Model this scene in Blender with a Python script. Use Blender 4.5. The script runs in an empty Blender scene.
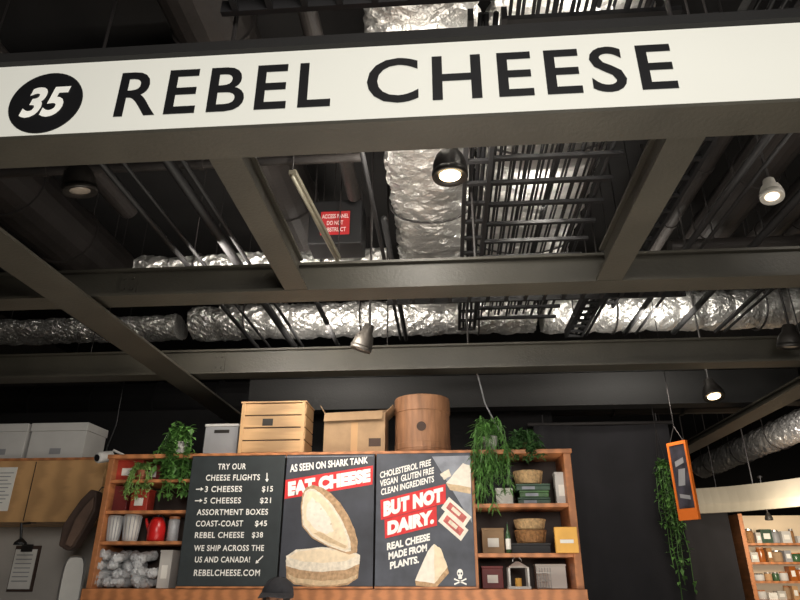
import bpy, math, random
from math import sin, cos, pi, atan, tan, radians
from mathutils import Vector, Matrix
random.seed(7)
S = bpy.context.scene
col = S.collection
V = Vector
# ---------------------------------------------------------------- camera
F = 630.0
PITCH = atan(275/630); YAW = atan(50/687)
CAM = V((0, 0, 1.6))
fwd = V((-sin(YAW)*cos(PITCH), cos(YAW)*cos(PITCH), sin(PITCH)))
rgt = V((cos(YAW), sin(YAW), 0))
upv = rgt.cross(fwd)
cd = bpy.data.cameras.new('camera'); cam = bpy.data.objects.new('camera', cd); col.objects.link(cam)
cd.sensor_width = 36; cd.lens = F/800*36; cd.clip_end = 100; cd.clip_start = .05
m = Matrix((rgt, upv, -fwd)).transposed().to_4x4(); m.translation = CAM
cam.matrix_world = m
S.camera = cam
S.view_settings.view_transform = 'Standard'

def ray(px, py): return fwd + rgt*((px-400)/F) + upv*((300-py)/F)
def W(px, py, d):
    r = ray(px, py); return CAM + r*(d/r.y)
def H(px, py, z):
    r = ray(px, py); return CAM + r*((z-1.6)/r.z)

# ---------------------------------------------------------------- materials
def lin(c):
    return tuple(((v/255)/12.92 if v/255 <= .04045 else (((v/255)+.055)/1.055)**2.4) for v in c)
def M(name, rgb, rough=.6, metal=0, var=.15, scale=6, bump=0, emit=0, bscale=None, wave=None, ecol=None, stretch=None, trans=0, bdist=.02):
    mt = bpy.data.materials.new(name); mt.use_nodes = True
    nt = mt.node_tree; b = nt.nodes['Principled BSDF']
    c = lin(rgb)
    tc = nt.nodes.new('ShaderNodeTexCoord'); mp = nt.nodes.new('ShaderNodeMapping')
    nt.links.new(tc.outputs['Object'], mp.inputs['Vector'])
    if stretch: mp.inputs['Scale'].default_value = stretch
    n = nt.nodes.new('ShaderNodeTexNoise'); n.inputs['Scale'].default_value = scale; n.inputs['Detail'].default_value = 5
    nt.links.new(mp.outputs[0], n.inputs['Vector'])
    cr = nt.nodes.new('ShaderNodeValToRGB')
    cr.color_ramp.elements[0].position = .3; cr.color_ramp.elements[1].position = .7
    cr.color_ramp.elements[0].color = (*[v*(1-var) for v in c], 1)
    cr.color_ramp.elements[1].color = (*[min(1, v*(1+var)) for v in c], 1)
    src = n.outputs['Fac']
    if wave:
        w = nt.nodes.new('ShaderNodeTexWave'); w.inputs['Scale'].default_value = wave; w.inputs['Distortion'].default_value = 3
        w.inputs['Detail'].default_value = 3
        nt.links.new(mp.outputs[0], w.inputs['Vector'])
        mx = nt.nodes.new('ShaderNodeMath'); mx.operation = 'ADD'
        m2 = nt.nodes.new('ShaderNodeMath'); m2.operation = 'MULTIPLY'; m2.inputs[1].default_value = .5
        nt.links.new(n.outputs['Fac'], mx.inputs[0]); nt.links.new(w.outputs['Fac'], mx.inputs[1])
        nt.links.new(mx.outputs[0], m2.inputs[0]); src = m2.outputs[0]
    nt.links.new(src, cr.inputs['Fac'])
    nt.links.new(cr.outputs['Color'], b.inputs['Base Color'])
    b.inputs['Roughness'].default_value = rough; b.inputs['Metallic'].default_value = metal
    if trans: b.inputs['Transmission Weight'].default_value = trans
    if bump:
        n2 = nt.nodes.new('ShaderNodeTexNoise'); n2.inputs['Scale'].default_value = bscale or scale*4; n2.inputs['Detail'].default_value = 4
        nt.links.new(mp.outputs[0], n2.inputs['Vector'])
        bp = nt.nodes.new('ShaderNodeBump'); bp.inputs['Strength'].default_value = bump; bp.inputs['Distance'].default_value = bdist
        nt.links.new(n2.outputs['Fac'], bp.inputs['Height']); nt.links.new(bp.outputs[0], b.inputs['Normal'])
    if emit:
        b.inputs['Emission Color'].default_value = (*(lin(ecol) if ecol else c), 1)
        b.inputs['Emission Strength'].default_value = emit
    return mt
steel = M('taupe_steel_paint', (66, 63, 55), .5, 0, .18, 3, .1, bscale=60)
steel_dk = M('dark_steel_paint', (26, 25, 24), .7, 0, .15, 3, .1, bscale=60)
blackp = M('black_paint', (26, 25, 26), .6, 0, .2, 4)
darkgrey = M('dark_grey_metal', (46, 43, 42), .45, .1, .2, 6)
ductgrey = M('painted_duct_grey', (46, 42, 40), .5, .1, .25, 3, .15, bscale=30)
ceilm = M('ceiling_black', (30, 28, 27), .9, 0, .4, 1.5)
foil = M('silver_foil', (232, 230, 226), .32, .82, .15, 9, .9, bscale=60, bdist=.01)
floorm = M('polished_concrete', (150, 143, 134), .5, 0, .12, 2)
signw = M('sign_white_acrylic', (204, 203, 194), .35, 0, .03, 1.2, emit=.32, ecol=(234, 233, 220))
blk = M('matte_black_vinyl', (20, 20, 22), .5, 0, .1, 5)
white = M('white_print', (235, 232, 226), .6, 0, .03, 5)
wood = M('orange_shelf_wood', (172, 112, 70), .5, 0, .2, 5, .1, wave=3, stretch=(1, 1, 6))
ply = M('plywood', (190, 148, 100), .55, 0, .14, 3, wave=1.5, stretch=(1, 1, 5))
card = M('cardboard', (176, 138, 98), .8, 0, .08, 6)
card2 = M('cardboard_dull', (150, 122, 92), .8, 0, .16, 9)
card3 = M('cardboard_inside', (116, 90, 66), .8, 0, .12, 6)
cratew = M('wooden_box', (172, 137, 97), .6, 0, .25, 5, wave=1, stretch=(.6, 1, 8))
tubw = M('aged_wood', (144, 102, 72), .6, 0, .25, 5, .2, stretch=(5, 5, .8))
offw = M('off_white_card', (190, 188, 184), .7, 0, .06, 5)
greyw = M('grey_plastic', (140, 140, 142), .5, 0, .08, 5)
board1 = M('menu_charcoal', (40, 46, 48), .6, 0, .15, 12)
board2 = M('poster_charcoal', (52, 54, 62), .55, 0, .35, 5)
board3 = M('poster_slate', (66, 69, 78), .55, 0, .3, 8)
redp = M('red_print', (200, 38, 40), .6, 0, .08, 20)
lgrey = M('light_grey_print', (138, 141, 150), .6, 0, .25, 12)
cheese = M('cheese_cream', (224, 204, 174), .6, 0, .12, 26)
cheese_d = M('cheese_shadow', (198, 172, 138), .6, 0, .2, 34)
rind = M('cheese_rind', (172, 140, 106), .7, 0, .35, 40)
crust = M('cheese_bloom', (218, 206, 188), .7, 0, .18, 40)
cheesew = M('cheese_pale', (226, 216, 202), .6, 0, .1, 30)
pinkr = M('pink_rind', (182, 92, 86), .6, 0, .35, 34)
curt = M('black_curtain', (30, 29, 32), .9, 0, .25, 3)
wallb = M('back_wall_black', (12, 11, 12), .95, 0, .25, 2)
walll = M('pale_tile_wall', (180, 174, 166), .5, 0, .08, 3)
sidew = M('side_wall', (70, 66, 62), .8, 0, .1, 2)
palew = M('glowing_shelf_back', (206, 184, 152), .7, 0, .1, 2, emit=.4)  # panel glows by itself so the far shelves look lit
leafg = M('leaf_green', (82, 124, 58), .5, 0, .45, 12)
leafl = M('leaf_light_green', (120, 152, 80), .5, 0, .4, 12)
leafd = M('leaf_dark_green', (58, 92, 48), .5, 0, .45, 12)
terra = M('terracotta_pot', (140, 84, 58), .7, 0, .1, 8)
potw = M('white_pot', (190, 186, 180), .5, 0, .05, 8)
redm = M('red_enamel', (186, 30, 30), .3, 0, .1, 8)
redbox = M('red_tin', (168, 58, 44), .45, 0, .2, 14)
dkred = M('dark_red_box', (104, 34, 32), .55, 0, .2, 14)
paper = M('white_paper', (225, 222, 214), .8, 0, .04, 12)
brownp = M('brown_paper', (66, 50, 42), .8, 0, .2, 12)
plast = M('clear_plastic', (232, 234, 236), .18, 0, .1, 18, .3, trans=.6)
innert = M('white_tub', (222, 220, 214), .5, 0, .05, 18)
steelb = M('brushed_steel', (170, 168, 165), .35, .8, .1, 12)
green = M('dark_green_tin', (44, 70, 52), .5, 0, .3, 18)
yell = M('yellow_card', (222, 168, 78), .6, 0, .08, 12)
orange = M('orange_frame', (220, 112, 40), .45, 0, .05, 12)
wick = M('wicker', (150, 108, 66), .7, 0, .4, 50, .6)
wickp = M('pale_wicker', (190, 158, 114), .7, 0, .35, 50, .6)
lampw = M('lamp_white', (180, 176, 168), .4, 0, .06, 8)
lampg = M('lamp_grey_metal', (74, 70, 66), .35, .4, .08, 8)
lampd = M('lamp_dark', (48, 45, 42), .4, .3, .1, 8)
reflm = M('lamp_reflector', (176, 140, 96), .3, .5, .1, 8)
glow = M('lamp_glow', (255, 222, 170), .4, 0, 0, 8, emit=12)
glowc = M('lamp_glow_soft', (255, 236, 210), .4, 0, 0, 8, emit=1.8)
bulboff = M('lamp_lens', (150, 140, 128), .2, 0, .1, 8)
stripm = M('strip_channel', (134, 128, 112), .4, .2, .1, 8)
skin = M('skin', (178, 128, 100), .5, 0, .08, 12)
capm = M('charcoal_cap', (40, 40, 45), .9, 0, .15, 40, .2)
shirt = M('black_shirt', (34, 34, 38), .85, 0, .1, 30)
trous = M('dark_trousers', (40, 44, 58), .85, 0, .1, 30)
hairm = M('dark_hair', (40, 28, 22), .7, 0, .2, 60, .4)
eyew = M('eye_white', (230, 226, 220), .3, 0, 0, 4)
amber = M('amber_glass', (150, 84, 36), .2, 0, .2, 6)
bottle_g = M('green_glass', (60, 90, 60), .2, 0, .2, 6)
picm = M('poster_dark', (52, 50, 58), .5, 0, .7, 12)

# ---------------------------------------------------------------- mesh builder
def wloc(o):
    l = V((0, 0, 0))
    while o: l += o.location; o = o.parent
    return l
class MB:
    def __init__(s): s.v = []; s.f = []; s.marks = []
    def add(s, vs, fs):
        s.marks.append((len(s.v), len(s.f)))
        n = len(s.v); s.v += [V(p) for p in vs]; s.f += [tuple(i+n for i in f) for f in fs]; return s
    def box(s, x0, x1, y0, y1, z0, z1):
        return s.add([(x0,y0,z0),(x1,y0,z0),(x1,y1,z0),(x0,y1,z0),(x0,y0,z1),(x1,y0,z1),(x1,y1,z1),(x0,y1,z1)],
                     [(0,3,2,1),(4,5,6,7),(0,1,5,4),(1,2,6,5),(2,3,7,6),(3,0,4,7)])
    def obox(s, c, ax, ay, az):
        c = V(c); ax = V(ax); ay = V(ay); az = V(az)
        vs = [c+ax*i+ay*j+az*k for k in (-1,1) for (i,j) in ((-1,-1),(1,-1),(1,1),(-1,1))]
        return s.add(vs, [(0,3,2,1),(4,5,6,7),(0,1,5,4),(1,2,6,5),(2,3,7,6),(3,0,4,7)])
    def tube(s, pts, r, n=10):
        pts = [V(p) for p in pts]; rings = []
        rs = r if isinstance(r, (list, tuple)) else [r]*len(pts)
        u = None
        for i, p in enumerate(pts):
            t = (pts[min(i+1, len(pts)-1)]-pts[max(i-1, 0)]).normalized()
            if u is None: u = t.orthogonal().normalized()
            u = (u - t*u.dot(t)).normalized(); w = t.cross(u)
            rings.append([p+(u*cos(2*pi*k/n)+w*sin(2*pi*k/n))*rs[i] for k in range(n)])
        vs = [q for rg in rings for q in rg]; fs = []
        for i in range(len(pts)-1):
            for k in range(n):
                a = i*n+k; b = i*n+(k+1) % n
                fs.append((a, b, b+n, a+n))
        fs.append(tuple(range(n-1, -1, -1))); fs.append(tuple((len(pts)-1)*n+k for k in range(n)))
        return s.add(vs, fs)
    def lathe(s, prof, c=(0,0,0), n=20, rot=None, jit=0):
        c = V(c); vs = []; fs = []
        for (r, z) in prof:
            for k in range(n):
                p = V((r*cos(2*pi*k/n), r*sin(2*pi*k/n), z))
                if jit: p += V((random.uniform(-jit, jit), random.uniform(-jit, jit), random.uniform(-jit, jit)))
                if rot: p = rot @ p
                vs.append(c+p)
        L = len(prof)
        for i in range(L-1):
            for k in range(n):
                a = i*n+k; b = i*n+(k+1) % n
                fs.append((a, b, b+n, a+n))
        fs.append(tuple(range(n-1, -1, -1))); fs.append(tuple((L-1)*n+k for k in range(n)))
        return s.add(vs, fs)
    def prism(s, poly, y0, y1):
        n = len(poly)
        vs = [(p[0], y0, p[1]) for p in poly]+[(p[0], y1, p[1]) for p in poly]
        fs = [tuple(range(n)), tuple(range(2*n-1, n-1, -1))]
        for i in range(n):
            j = (i+1) % n; fs.append((j, i, i+n, j+n))
        return s.add(vs, fs)
    def ppoly(s, pix, Y, th=.0008):
        pts = [W(a, b, Y) for a, b in pix]
        return s.prism([(p.x, p.z) for p in pts], Y-th, Y)
    def leaf(s, p, d, L, w, droop=.15):
        p = V(p); d = V(d).normalized()
        side = d.cross(V((0,0,1)))
        if side.length < .05: side = V((1,0,0))
        side.normalize(); nrm = side.cross(d)
        mid = p+d*L*.45
        return s.add([p, mid+side*w*.5+nrm*w*.15, p+d*L-V((0,0,droop*L)), mid-side*w*.5+nrm*w*.15, mid], [(0,4,1),(1,4,2),(0,3,4),(3,2,4)])
    def build(s, name, mat, parent=None, smooth=False, bevel=0):
        o0 = wloc(parent) if parent else None
        if o0 is None:
            xs = [p.x for p in s.v]; ys = [p.y for p in s.v]; zs = [p.z for p in s.v]
            o0 = V(((min(xs)+max(xs))/2, (min(ys)+max(ys))/2, min(zs)))
        me = bpy.data.meshes.new(name)
        me.from_pydata([tuple(p-o0) for p in s.v], [], s.f); me.update()
        me.materials.append(mat)
        if smooth:
            for p in me.polygons: p.use_smooth = True
        o = bpy.data.objects.new(name, me); col.objects.link(o)
        if parent: o.parent = parent
        else: o.location = o0
        if bevel:
            b = o.modifiers.new('bevel', 'BEVEL'); b.width = bevel; b.segments = 2; b.limit_method = 'ANGLE'
        return o
    def each(s, name, mat, parent, **k):      # every added shape becomes a part of its own
        mk = s.marks+[(len(s.v), len(s.f))]
        for (v0, f0), (v1, f1) in zip(mk, mk[1:]):
            b = MB(); b.add(s.v[v0:v1], [tuple(i-v0 for i in f) for f in s.f[f0:f1]]); b.build(name, mat, parent, **k)
def tag(o, label, cat, group=None, kind=None):
    if label: o['label'] = label
    if cat: o['category'] = cat
    if group: o['group'] = group
    if kind: o['kind'] = kind
    return o
def thing(name, label, cat, loc=(0,0,0), group=None):
    o = bpy.data.objects.new(name, None); col.objects.link(o); o.location = loc; o.empty_display_size = .05
    return tag(o, label, cat, group)
def struct(name, mb, mat): return tag(mb.build(name, mat), None, None, kind='structure')

# text ------------------------------------------------------------
def glyphs(s, bold=0, shear=0, extrude=0, spc=1.0):
    cu = bpy.data.curves.new('t', 'FONT'); cu.body = s; cu.offset = bold; cu.shear = shear; cu.extrude = extrude
    cu.resolution_u = 4; cu.space_character = spc
    ob = bpy.data.objects.new('t', cu); col.objects.link(ob)
    dg = bpy.context.evaluated_depsgraph_get()
    me = bpy.data.meshes.new_from_object(ob.evaluated_get(dg))
    vs = [v.co.copy() for v in me.vertices]; fs = [tuple(p.vertices) for p in me.polygons]
    bpy.data.objects.remove(ob); bpy.data.curves.remove(cu); bpy.data.meshes.remove(me)
    x0 = min(v.x for v in vs); x1 = max(v.x for v in vs); y0 = min(v.y for v in vs); y1 = max(v.y for v in vs)
    return [((v.x-x0)/(x1-x0), (v.y-y0)/(y1-y0), v.z) for v in vs], fs
def text_rect(mb, s, X0, X1, Z0, Z1, Y, **k):
    vs, fs = glyphs(s, **k)
    mb.add([(X0+(X1-X0)*u, Y-w, Z0+(Z1-Z0)*v) for u, v, w in vs], fs)
def text_px(mb, s, x0, y0, x1, y1, Y, **k):
    ym = (y0+y1)/2; xm = (x0+x1)/2
    text_rect(mb, s, W(x0, ym, Y).x, W(x1, ym, Y).x, W(xm, y1, Y).z, W(xm, y0, Y).z, Y, **k)
def text_quad(mb, s, tl, tr, br, bl, Y, **k):
    P = [W(*q, Y) for q in (tl, tr, br, bl)]
    vs, fs = glyphs(s, **k)
    mb.add([(P[3]*(1-u)+P[2]*u)*(1-v)+(P[0]*(1-u)+P[1]*u)*v for u, v, w in vs], fs)

# ---------------------------------------------------------------- room shell
CEIL = 5.4
struct('floor', MB().box(-7, 8, -4, 14, -.1, 0), floorm)
struct('ceiling', MB().box(-7, 8, -4, 14, CEIL, CEIL+.1), ceilm)
struct('wall_back', MB().box(-7, 8, 13.9, 14, 0, CEIL), wallb)
struct('wall_left', MB().box(-7.1, -7, -4, 14, 0, CEIL), sidew)
struct('wall_right', MB().box(8, 8.1, -4, 14, 0, CEIL), sidew)
struct('wall_front', MB().box(-7, 8, -4.1, -4, 0, CEIL), sidew)
xc = W(560, 500, 6.6).x
struct('wall_kitchen', MB().box(-6.5, xc, 6.6, 6.7, 0, 3.25), wallb)
struct('wall_panel', MB().box(-6.5, W(92, 560, 5.75).x, 5.75, 5.85, 0, 2.0), walll)

# ---------------------------------------------------------------- canopy steel
ZB = 3.085
def ibeam_x(mb, x0, x1, y0, y1, z0, z1, tf=.016, tw=.014):
    ym = (y0+y1)/2; a, b = ym-tw/2, ym+tw/2; w2 = (y1-y0)*.22; u0, u1 = ym-w2, ym+w2
    prof = [(y0,z0),(y1,z0),(y1,z0+tf),(b,z0+tf),(b,z1-tf),(u1,z1-tf),(u1,z1),(u0,z1),(u0,z1-tf),(a,z1-tf),(a,z0+tf),(y0,z0+tf)]
    n = 12; vs = [(x0, p, q) for p, q in prof]+[(x1, p, q) for p, q in prof]
    fs = [tuple(range(n-1, -1, -1)), tuple(range(n, 2*n))]+[(i, (i+1) % n, (i+1) % n+n, i+n) for i in range(n)]
    mb.add(vs, fs)
def ibeam_y(mb, y0, y1, x0, x1, z0, z1, **k):
    n0 = len(mb.v); ibeam_x(mb, y0, y1, x0, x1, z0, z1, **k)
    for i in range(n0, len(mb.v)): v = mb.v[i]; mb.v[i] = V((v.y, v.x, v.z))
    mb.f = [tuple(reversed(f)) for f in mb.f]
GB = 'painted steel beams of the stall canopy'
t = thing('sign_beam', 'taupe steel fascia beam holding the long white lettered sign', 'beam', (0, 1.9, ZB), GB)
MB().box(-2.6, 2.4, 1.78, 1.95, ZB-.016, ZB-.001).build('bottom_flange', steel, t)
MB().box(-2.6, 2.4, 1.935, 1.95, ZB, 3.444).build('web', steel, t)
MB().box(-2.6, 2.4, 1.775, 1.95, 3.445, 3.49).build('top_flange', steel_dk, t)
mb = MB()
for x in (-2.3, -.82, .92, 2.08): mb.tube([(x, 1.88, 3.49), (x, 1.88, CEIL)], .01, 6)
mb.each('hanging_rod', darkgrey, t)
YS = 1.80
zb = ZB+.001
sg = thing('shop_sign', 'long white illuminated fascia sign with black shop lettering and a number disc', 'sign', (0, YS, zb))
MB().box(-2.5, 2.3, YS, YS+.10, zb, 3.444).build('sign_face', signw, sg)
zl0 = (W(222, 113, YS).z + W(520, 96, YS).z)/2; zl1 = (W(222, 69, YS).z + W(520, 51, YS).z)/2
mb = MB(); text_rect(mb, 'REBEL', W(113, 118, YS).x, W(330, 107, YS).x, zl0, zl1, YS-.003, bold=.014, spc=1.16)
mb.build('lettering', blk, sg)
mb = MB(); text_rect(mb, 'CHEESE', W(367, 82, YS).x, W(679, 88, YS).x, zl0, zl1, YS-.003, bold=.014, spc=1.16)
mb.build('lettering', blk, sg)
cc = W(46, 103, YS); rr = (W(82, 102, YS).x-W(10, 104, YS).x)/2
mb = MB(); mb.prism([(cc.x+rr*cos(2*pi*k/48), cc.z+rr*sin(2*pi*k/48)) for k in range(48)], YS-.004, YS-.0005); mb.build('number_disc', blk, sg)
mb = MB(); text_rect(mb, '35', cc.x-rr*.62, cc.x+rr*.62, cc.z-rr*.5, cc.z+rr*.5, YS-.007, bold=.035, shear=.25)
mb.build('number', M('number_white', (238, 236, 226), .5, emit=.25), sg)

def crossbeam(name, label, y0, y1, x0, x1, z1, mat, plates=()):
    t = thing(name, label, 'beam', (0, (y0+y1)/2, ZB), GB)
    mb = MB(); ibeam_x(mb, x0, x1, y0, y1, ZB, z1); mb.build('girder', mat, t)
    for px in plates:
        pl = MB().box(px-.05, px+.05, y0+.064, y0+.077, ZB+.04, z1-.03).build('bolt_plate', mat, t)
        m2 = MB()
        for bx in (-.025, .025):
            for bz in (ZB+.07, z1-.06): m2.tube([(px+bx, y0+.064, bz), (px+bx, y0+.054, bz)], .01, 6)
        m2.each('bolt', mat, pl)
    m3 = MB()
    for x in (x0+.4, (x0+x1)/2+.3, x1-.4): m3.tube([(x, (y0+y1)/2, z1), (x, (y0+y1)/2, 3.7 if y0 > 6 else CEIL)], .009, 6)
    m3.each('hanging_rod', darkgrey, t)
    return t
crossbeam('steel_beam', 'nearest long taupe crossbeam just behind the lettered sign', 3.21, 3.38, -4.6, 4.4, ZB+.2, steel, (-1.86,))
crossbeam('steel_beam', 'second long taupe crossbeam, above the stored boxes', 4.75, 4.92, -4.6, 4.4, ZB+.22, steel, (-1.84,))
crossbeam('steel_beam', 'deep dark crossbeam directly over the black curtain', 6.02, 6.2, -1.98, 3.4, ZB+.36, steel_dk)
def longbeam(label, x0, x1, y0, y1, mat, z0=ZB, z1=ZB+.2):
    mb = MB(); ibeam_y(mb, y0, y1, x0, x1, z0, z1)
    return tag(mb.build('steel_beam', mat), label, 'beam', GB)
longbeam('long beam running away from the camera at the far left', -2.22, -1.98, 1.955, 6.4, steel, ZB-.06, ZB-.002)
longbeam('short beam hanging behind the letters of the first word, left of the round lamp', -.89, -.76, 1.955, 3.205, steel)
longbeam('short beam at the right, behind the end of the sign', .85, .99, 1.955, 3.205, steel)
longbeam('long beam running away at the far right above the hanging orange frame', 2.82, 3.03, 4.93, 9.5, steel, ZB-.1, ZB-.002)
longbeam('dark upper rail over the left end of the canopy', -2.75, -2.6, 1.985, 3.2, steel_dk)

# ---------------------------------------------------------------- ducts
def foil_duct(label, p0, p1, r, n=40, step=.025, group='foil wrapped ducts', seg=.26, flat=.85, jit=.006, rib=.07, lump=.9):
    p0 = V(p0); p1 = V(p1); L = (p1-p0).length; t = (p1-p0)/L
    w = V((0,0,1)); u = w.cross(t).normalized(); w = t.cross(u); N = int(L/step)
    root = thing('foil_duct', label, 'duct', (p0+p1)/2, group)
    vs = []; fs = []
    ph = [random.uniform(0, 6.28) for _ in range(9)]
    for i in range(N+1):
        s_ = i*step
        cr = 1 - rib*(abs(cos(s_*pi/seg))**8)
        for k in range(n):
            a = 2*pi*k/n
            wr = (.010*sin(a*5+s_*9+ph[0])*sin(s_*23+ph[1]+2*a)+.006*sin(a*11+s_*41+ph[2])+.006*sin(a*17-s_*67+ph[4])+.008*sin(a*3-s_*6+ph[3]))*lump
            rr_ = r*cr + wr + random.uniform(-jit, jit)
            vs.append(p0+t*(s_+random.uniform(-jit, jit))+(u*cos(a)+w*sin(a)*flat)*rr_)
    for i in range(N):
        for k in range(n):
            a = i*n+k; b = i*n+(k+1) % n
            fs += [(a, b, b+n), (a, b+n, a+n)] if random.random() < .5 else [(a, b, a+n), (b, b+n, a+n)]
    fs.append(tuple(range(n-1, -1, -1))); fs.append(tuple(N*n+k for k in range(n)))
    MB().add(vs, fs).build('foil_jacket', foil, root, smooth=False)
    nb = max(2, int(L/1.1))
    for i in range(nb):
        c = p0+t*L*(i+.5)/nb
        m2 = MB(); ring = [c+(u*cos(2*pi*k/24)+w*sin(2*pi*k/24)*flat)*(r+.014) for k in range(25)]
        m2.tube(ring, .009, 6); hg = m2.build('hanger_band', darkgrey, root)
        m3 = MB()
        for sgn in (-1, 1): m3.tube([c+u*sgn*(r+.018), V((c.x+u.x*sgn*(r+.018), c.y+u.y*sgn*(r+.018), CEIL))], .005, 6)
        m3.each('hanging_rod', darkgrey, hg)
    return root
foil_duct('crinkled silver duct crossing above the nearest crossbeam at left', (-2.45, 4.5, 3.85), (-.42, 4.5, 3.85), .2, flat=.7)
foil_duct('silver duct at the far left edge, between the crossbeams', (-5.5, 6.0, 3.98), (-2.75, 6.0, 3.98), .19, flat=.65)
foil_duct('wrinkled silver duct between crossbeams in the middle, over the boxes', (-2.6, 6.0, 4.02), (.95, 6.0, 4.02), .23, flat=.75)
foil_duct('ribbed silver duct between the crossbeams at right', (1.0, 6.0, 4.02), (5.2, 6.0, 4.02), .22, flat=.9, jit=.004, rib=.1, lump=.5)
foil_duct('broad silver duct running away from camera beside the lit round lamp', (-.06, 1.2, 4.15), (-.06, 5.7, 4.12), .29, flat=.55)
foil_duct('broad silver duct seen through the thin parallel conduits', (.72, 1.4, 4.35), (.72, 5.6, 4.35), .44, flat=.45)
foil_duct('distant silver duct sloping off at the lower right', (4.9, 7.8, 3.5), (4.9, 12.8, 3.5), .2, flat=1, jit=.004, lump=.6)
foil_duct('short silver duct overhead above the start of the sign lettering', (-.75, 1.55, 4.75), (.2, 1.55, 4.75), .14)
GD = 'dark painted ducts and pipes'
def dark_duct(label, pts, r, n=20, mat=None, seam=.8, rods=True):
    mb = MB(); p0, p1 = V(pts[0]), V(pts[-1]); L = (p1-p0).length; t = (p1-p0).normalized()
    root = thing('black_duct', label, 'duct', (p0+p1)/2, GD)
    k = max(1, int(L/seam)); P = [p0]; R = [r]
    for i in range(1, k):
        c = p0+t*L*i/k
        P += [c-t*.015, c-t*.0149, c+t*.0149, c+t*.015]; R += [r, r*1.05+.006, r*1.05+.006, r]
    P.append(p1); R.append(r); mb.tube(P, R, n); mb.build('pipe', mat or ductgrey, root, smooth=False)
    m2 = MB()
    for f in (.12, .88):
        c = p0+t*L*f; m2.tube([(c.x, c.y, c.z+r*.95), (c.x, c.y, CEIL)], .006, 6)
    m2.each('hanging_rod', darkgrey, root)
    return root
dark_duct('wide dark round duct running away over the left of the sign', [(-1.3, .8, 4.6), (-1.3, 5.5, 4.6)], .24)
dark_duct('fat dark duct crossing high over the far left', [(-4.5, 3.6, 5.1), (-1.6, 3.6, 5.1)], .2)
dark_duct('thickest dark pipe running away high at the right', [(2.3, 1.6, 4.3), (2.3, 5.6, 4.3)], .16)
dark_duct('second dark pipe beside the thickest one at the right', [(2.72, 1.6, 4.22), (2.72, 5.6, 4.22)], .1)
dark_duct('third slimmer dark pipe at the right, next to the second', [(3.0, 1.6, 4.3), (3.0, 5.6, 4.3)], .07)
dark_duct('small dark pipe highest at the right edge', [(3.4, 1.6, 4.5), (3.4, 5.6, 4.5)], .11)
dark_duct('slender dark pipe left of the thickest pipe at the right', [(1.95, 1.6, 4.35), (1.95, 5.6, 4.35)], .06)
dark_duct('dark fat duct deep at the far left', [(-3.4, 1.6, 4.45), (-3.4, 5.6, 4.45)], .28)
dark_duct('slim dark pipe inward of the fat duct at the far left', [(-2.5, 1.6, 4.3), (-2.5, 4.2, 4.3)], .08)
dark_duct('slim dark pipe over the left short beam', [(-.62, 1.6, 4.15), (-.62, 3.9, 4.15)], .05)
dark_duct('thin dark conduit crossing behind the left short beam', [(-3.2, 2.9, 3.75), (-.42, 2.9, 3.75)], .025)
dark_duct('thin dark conduit crossing in front of the long silver ducts', [(-4.4, 5.5, 3.5), (4.2, 5.5, 3.5)], .03)
dark_duct('fat dark duct crossing the back above the boxes', [(-6, 7.6, 3.6), (3.6, 7.6, 3.6)], .25, mat=blackp)
dark_duct('flat dark pipe crossing high at the right behind the lamp', [(1.75, 4.4, 3.9), (4.6, 4.4, 3.9)], .06)
p = W(335, 223, 4.0)
t = thing('air_handler', 'dark ceiling unit carrying the red notice, above the first crossbeam', 'ceiling unit', (p.x, 4.0, p.z-.18))
MB().box(p.x-.2, p.x+.2, 4.005, 4.25, p.z-.17, p.z+.2).build('casing', blackp, t, bevel=.01)
mb = MB()
for x in (-.18, .18): mb.tube([(p.x+x, 4.1, p.z+.2), (p.x+x, 4.1, CEIL)], .008, 6)
mb.each('hanging_rod', darkgrey, t)
rs = thing('warning_sign', 'small red rectangular access panel notice with white words', 'sign', (p.x, 4.0, p.z-.08))
a = W(320, 235, 4.0); b = W(350, 211, 4.0)
MB().box(a.x, b.x, 3.998, 4.004, a.z, b.z).build('plate', M('red_notice', (170, 40, 42), .5, emit=.1), rs)
mb = MB(); h = (b.z-a.z)
for i, s_ in enumerate(('ACCESS PANEL', 'DO NOT', 'OBSTRUCT')):
    w_ = (b.x-a.x)*(.46 if i == 0 else (.28 if i == 1 else .38)); xm = (a.x+b.x)/2
    text_rect(mb, s_, xm-w_, xm+w_, b.z-h*(.30+.29*i), b.z-h*(.12+.29*i), 3.997, bold=.01)
mb.build('lettering', white, rs)

# ---------------------------------------------------------------- cable ladders and conduits
def tray_y(label, xc_, w, z, y0, y1, step=.22, ncab=4, top=CEIL):
    t = thing('cable_ladder', label, 'cable tray', (xc_, (y0+y1)/2, z), 'cable ladders above the stall')
    for s_ in (-1, 1): MB().box(xc_+s_*w/2-.012, xc_+s_*w/2+.012, y0, y1, z, z+.07).build('rail', blackp, t)
    mb = MB(); y = y0+.1
    while y < y1: mb.box(xc_-w/2+.013, xc_+w/2-.013, y, y+.03, z, z+.02); y += step
    mb.each('rung', blackp, t)
    mb = MB()
    for y in (y0+.5, y1-.5):
        for s_ in (-1, 1): mb.tube([(xc_+s_*(w/2+.016), y, z), (xc_+s_*(w/2+.016), y, top)], .006, 6)
    mb.each('hanging_rod', darkgrey, t)
    for k in range(ncab):
        x = xc_-w/2+.04+(w-.08)*k/(max(1, ncab-1))
        pts = [(x+random.uniform(-.008, .008), y0+(y1-y0)*i/10, z+.036) for i in range(11)]
        tag(MB().tube(pts, .012, 8).build('cable', blk, smooth=True), 'black cable lying along a ladder of the ceiling cable run', 'cable', 'black cables in the ladders')
tray_y('cable ladder right beside the running silver duct', .225, .14, 3.72, 1.96, 5.6, top=4.02, ncab=3)
tray_y('narrow cable ladder next to the right short beam', 1.21, .14, 3.62, 1.96, 5.6, .13, 2)
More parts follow.
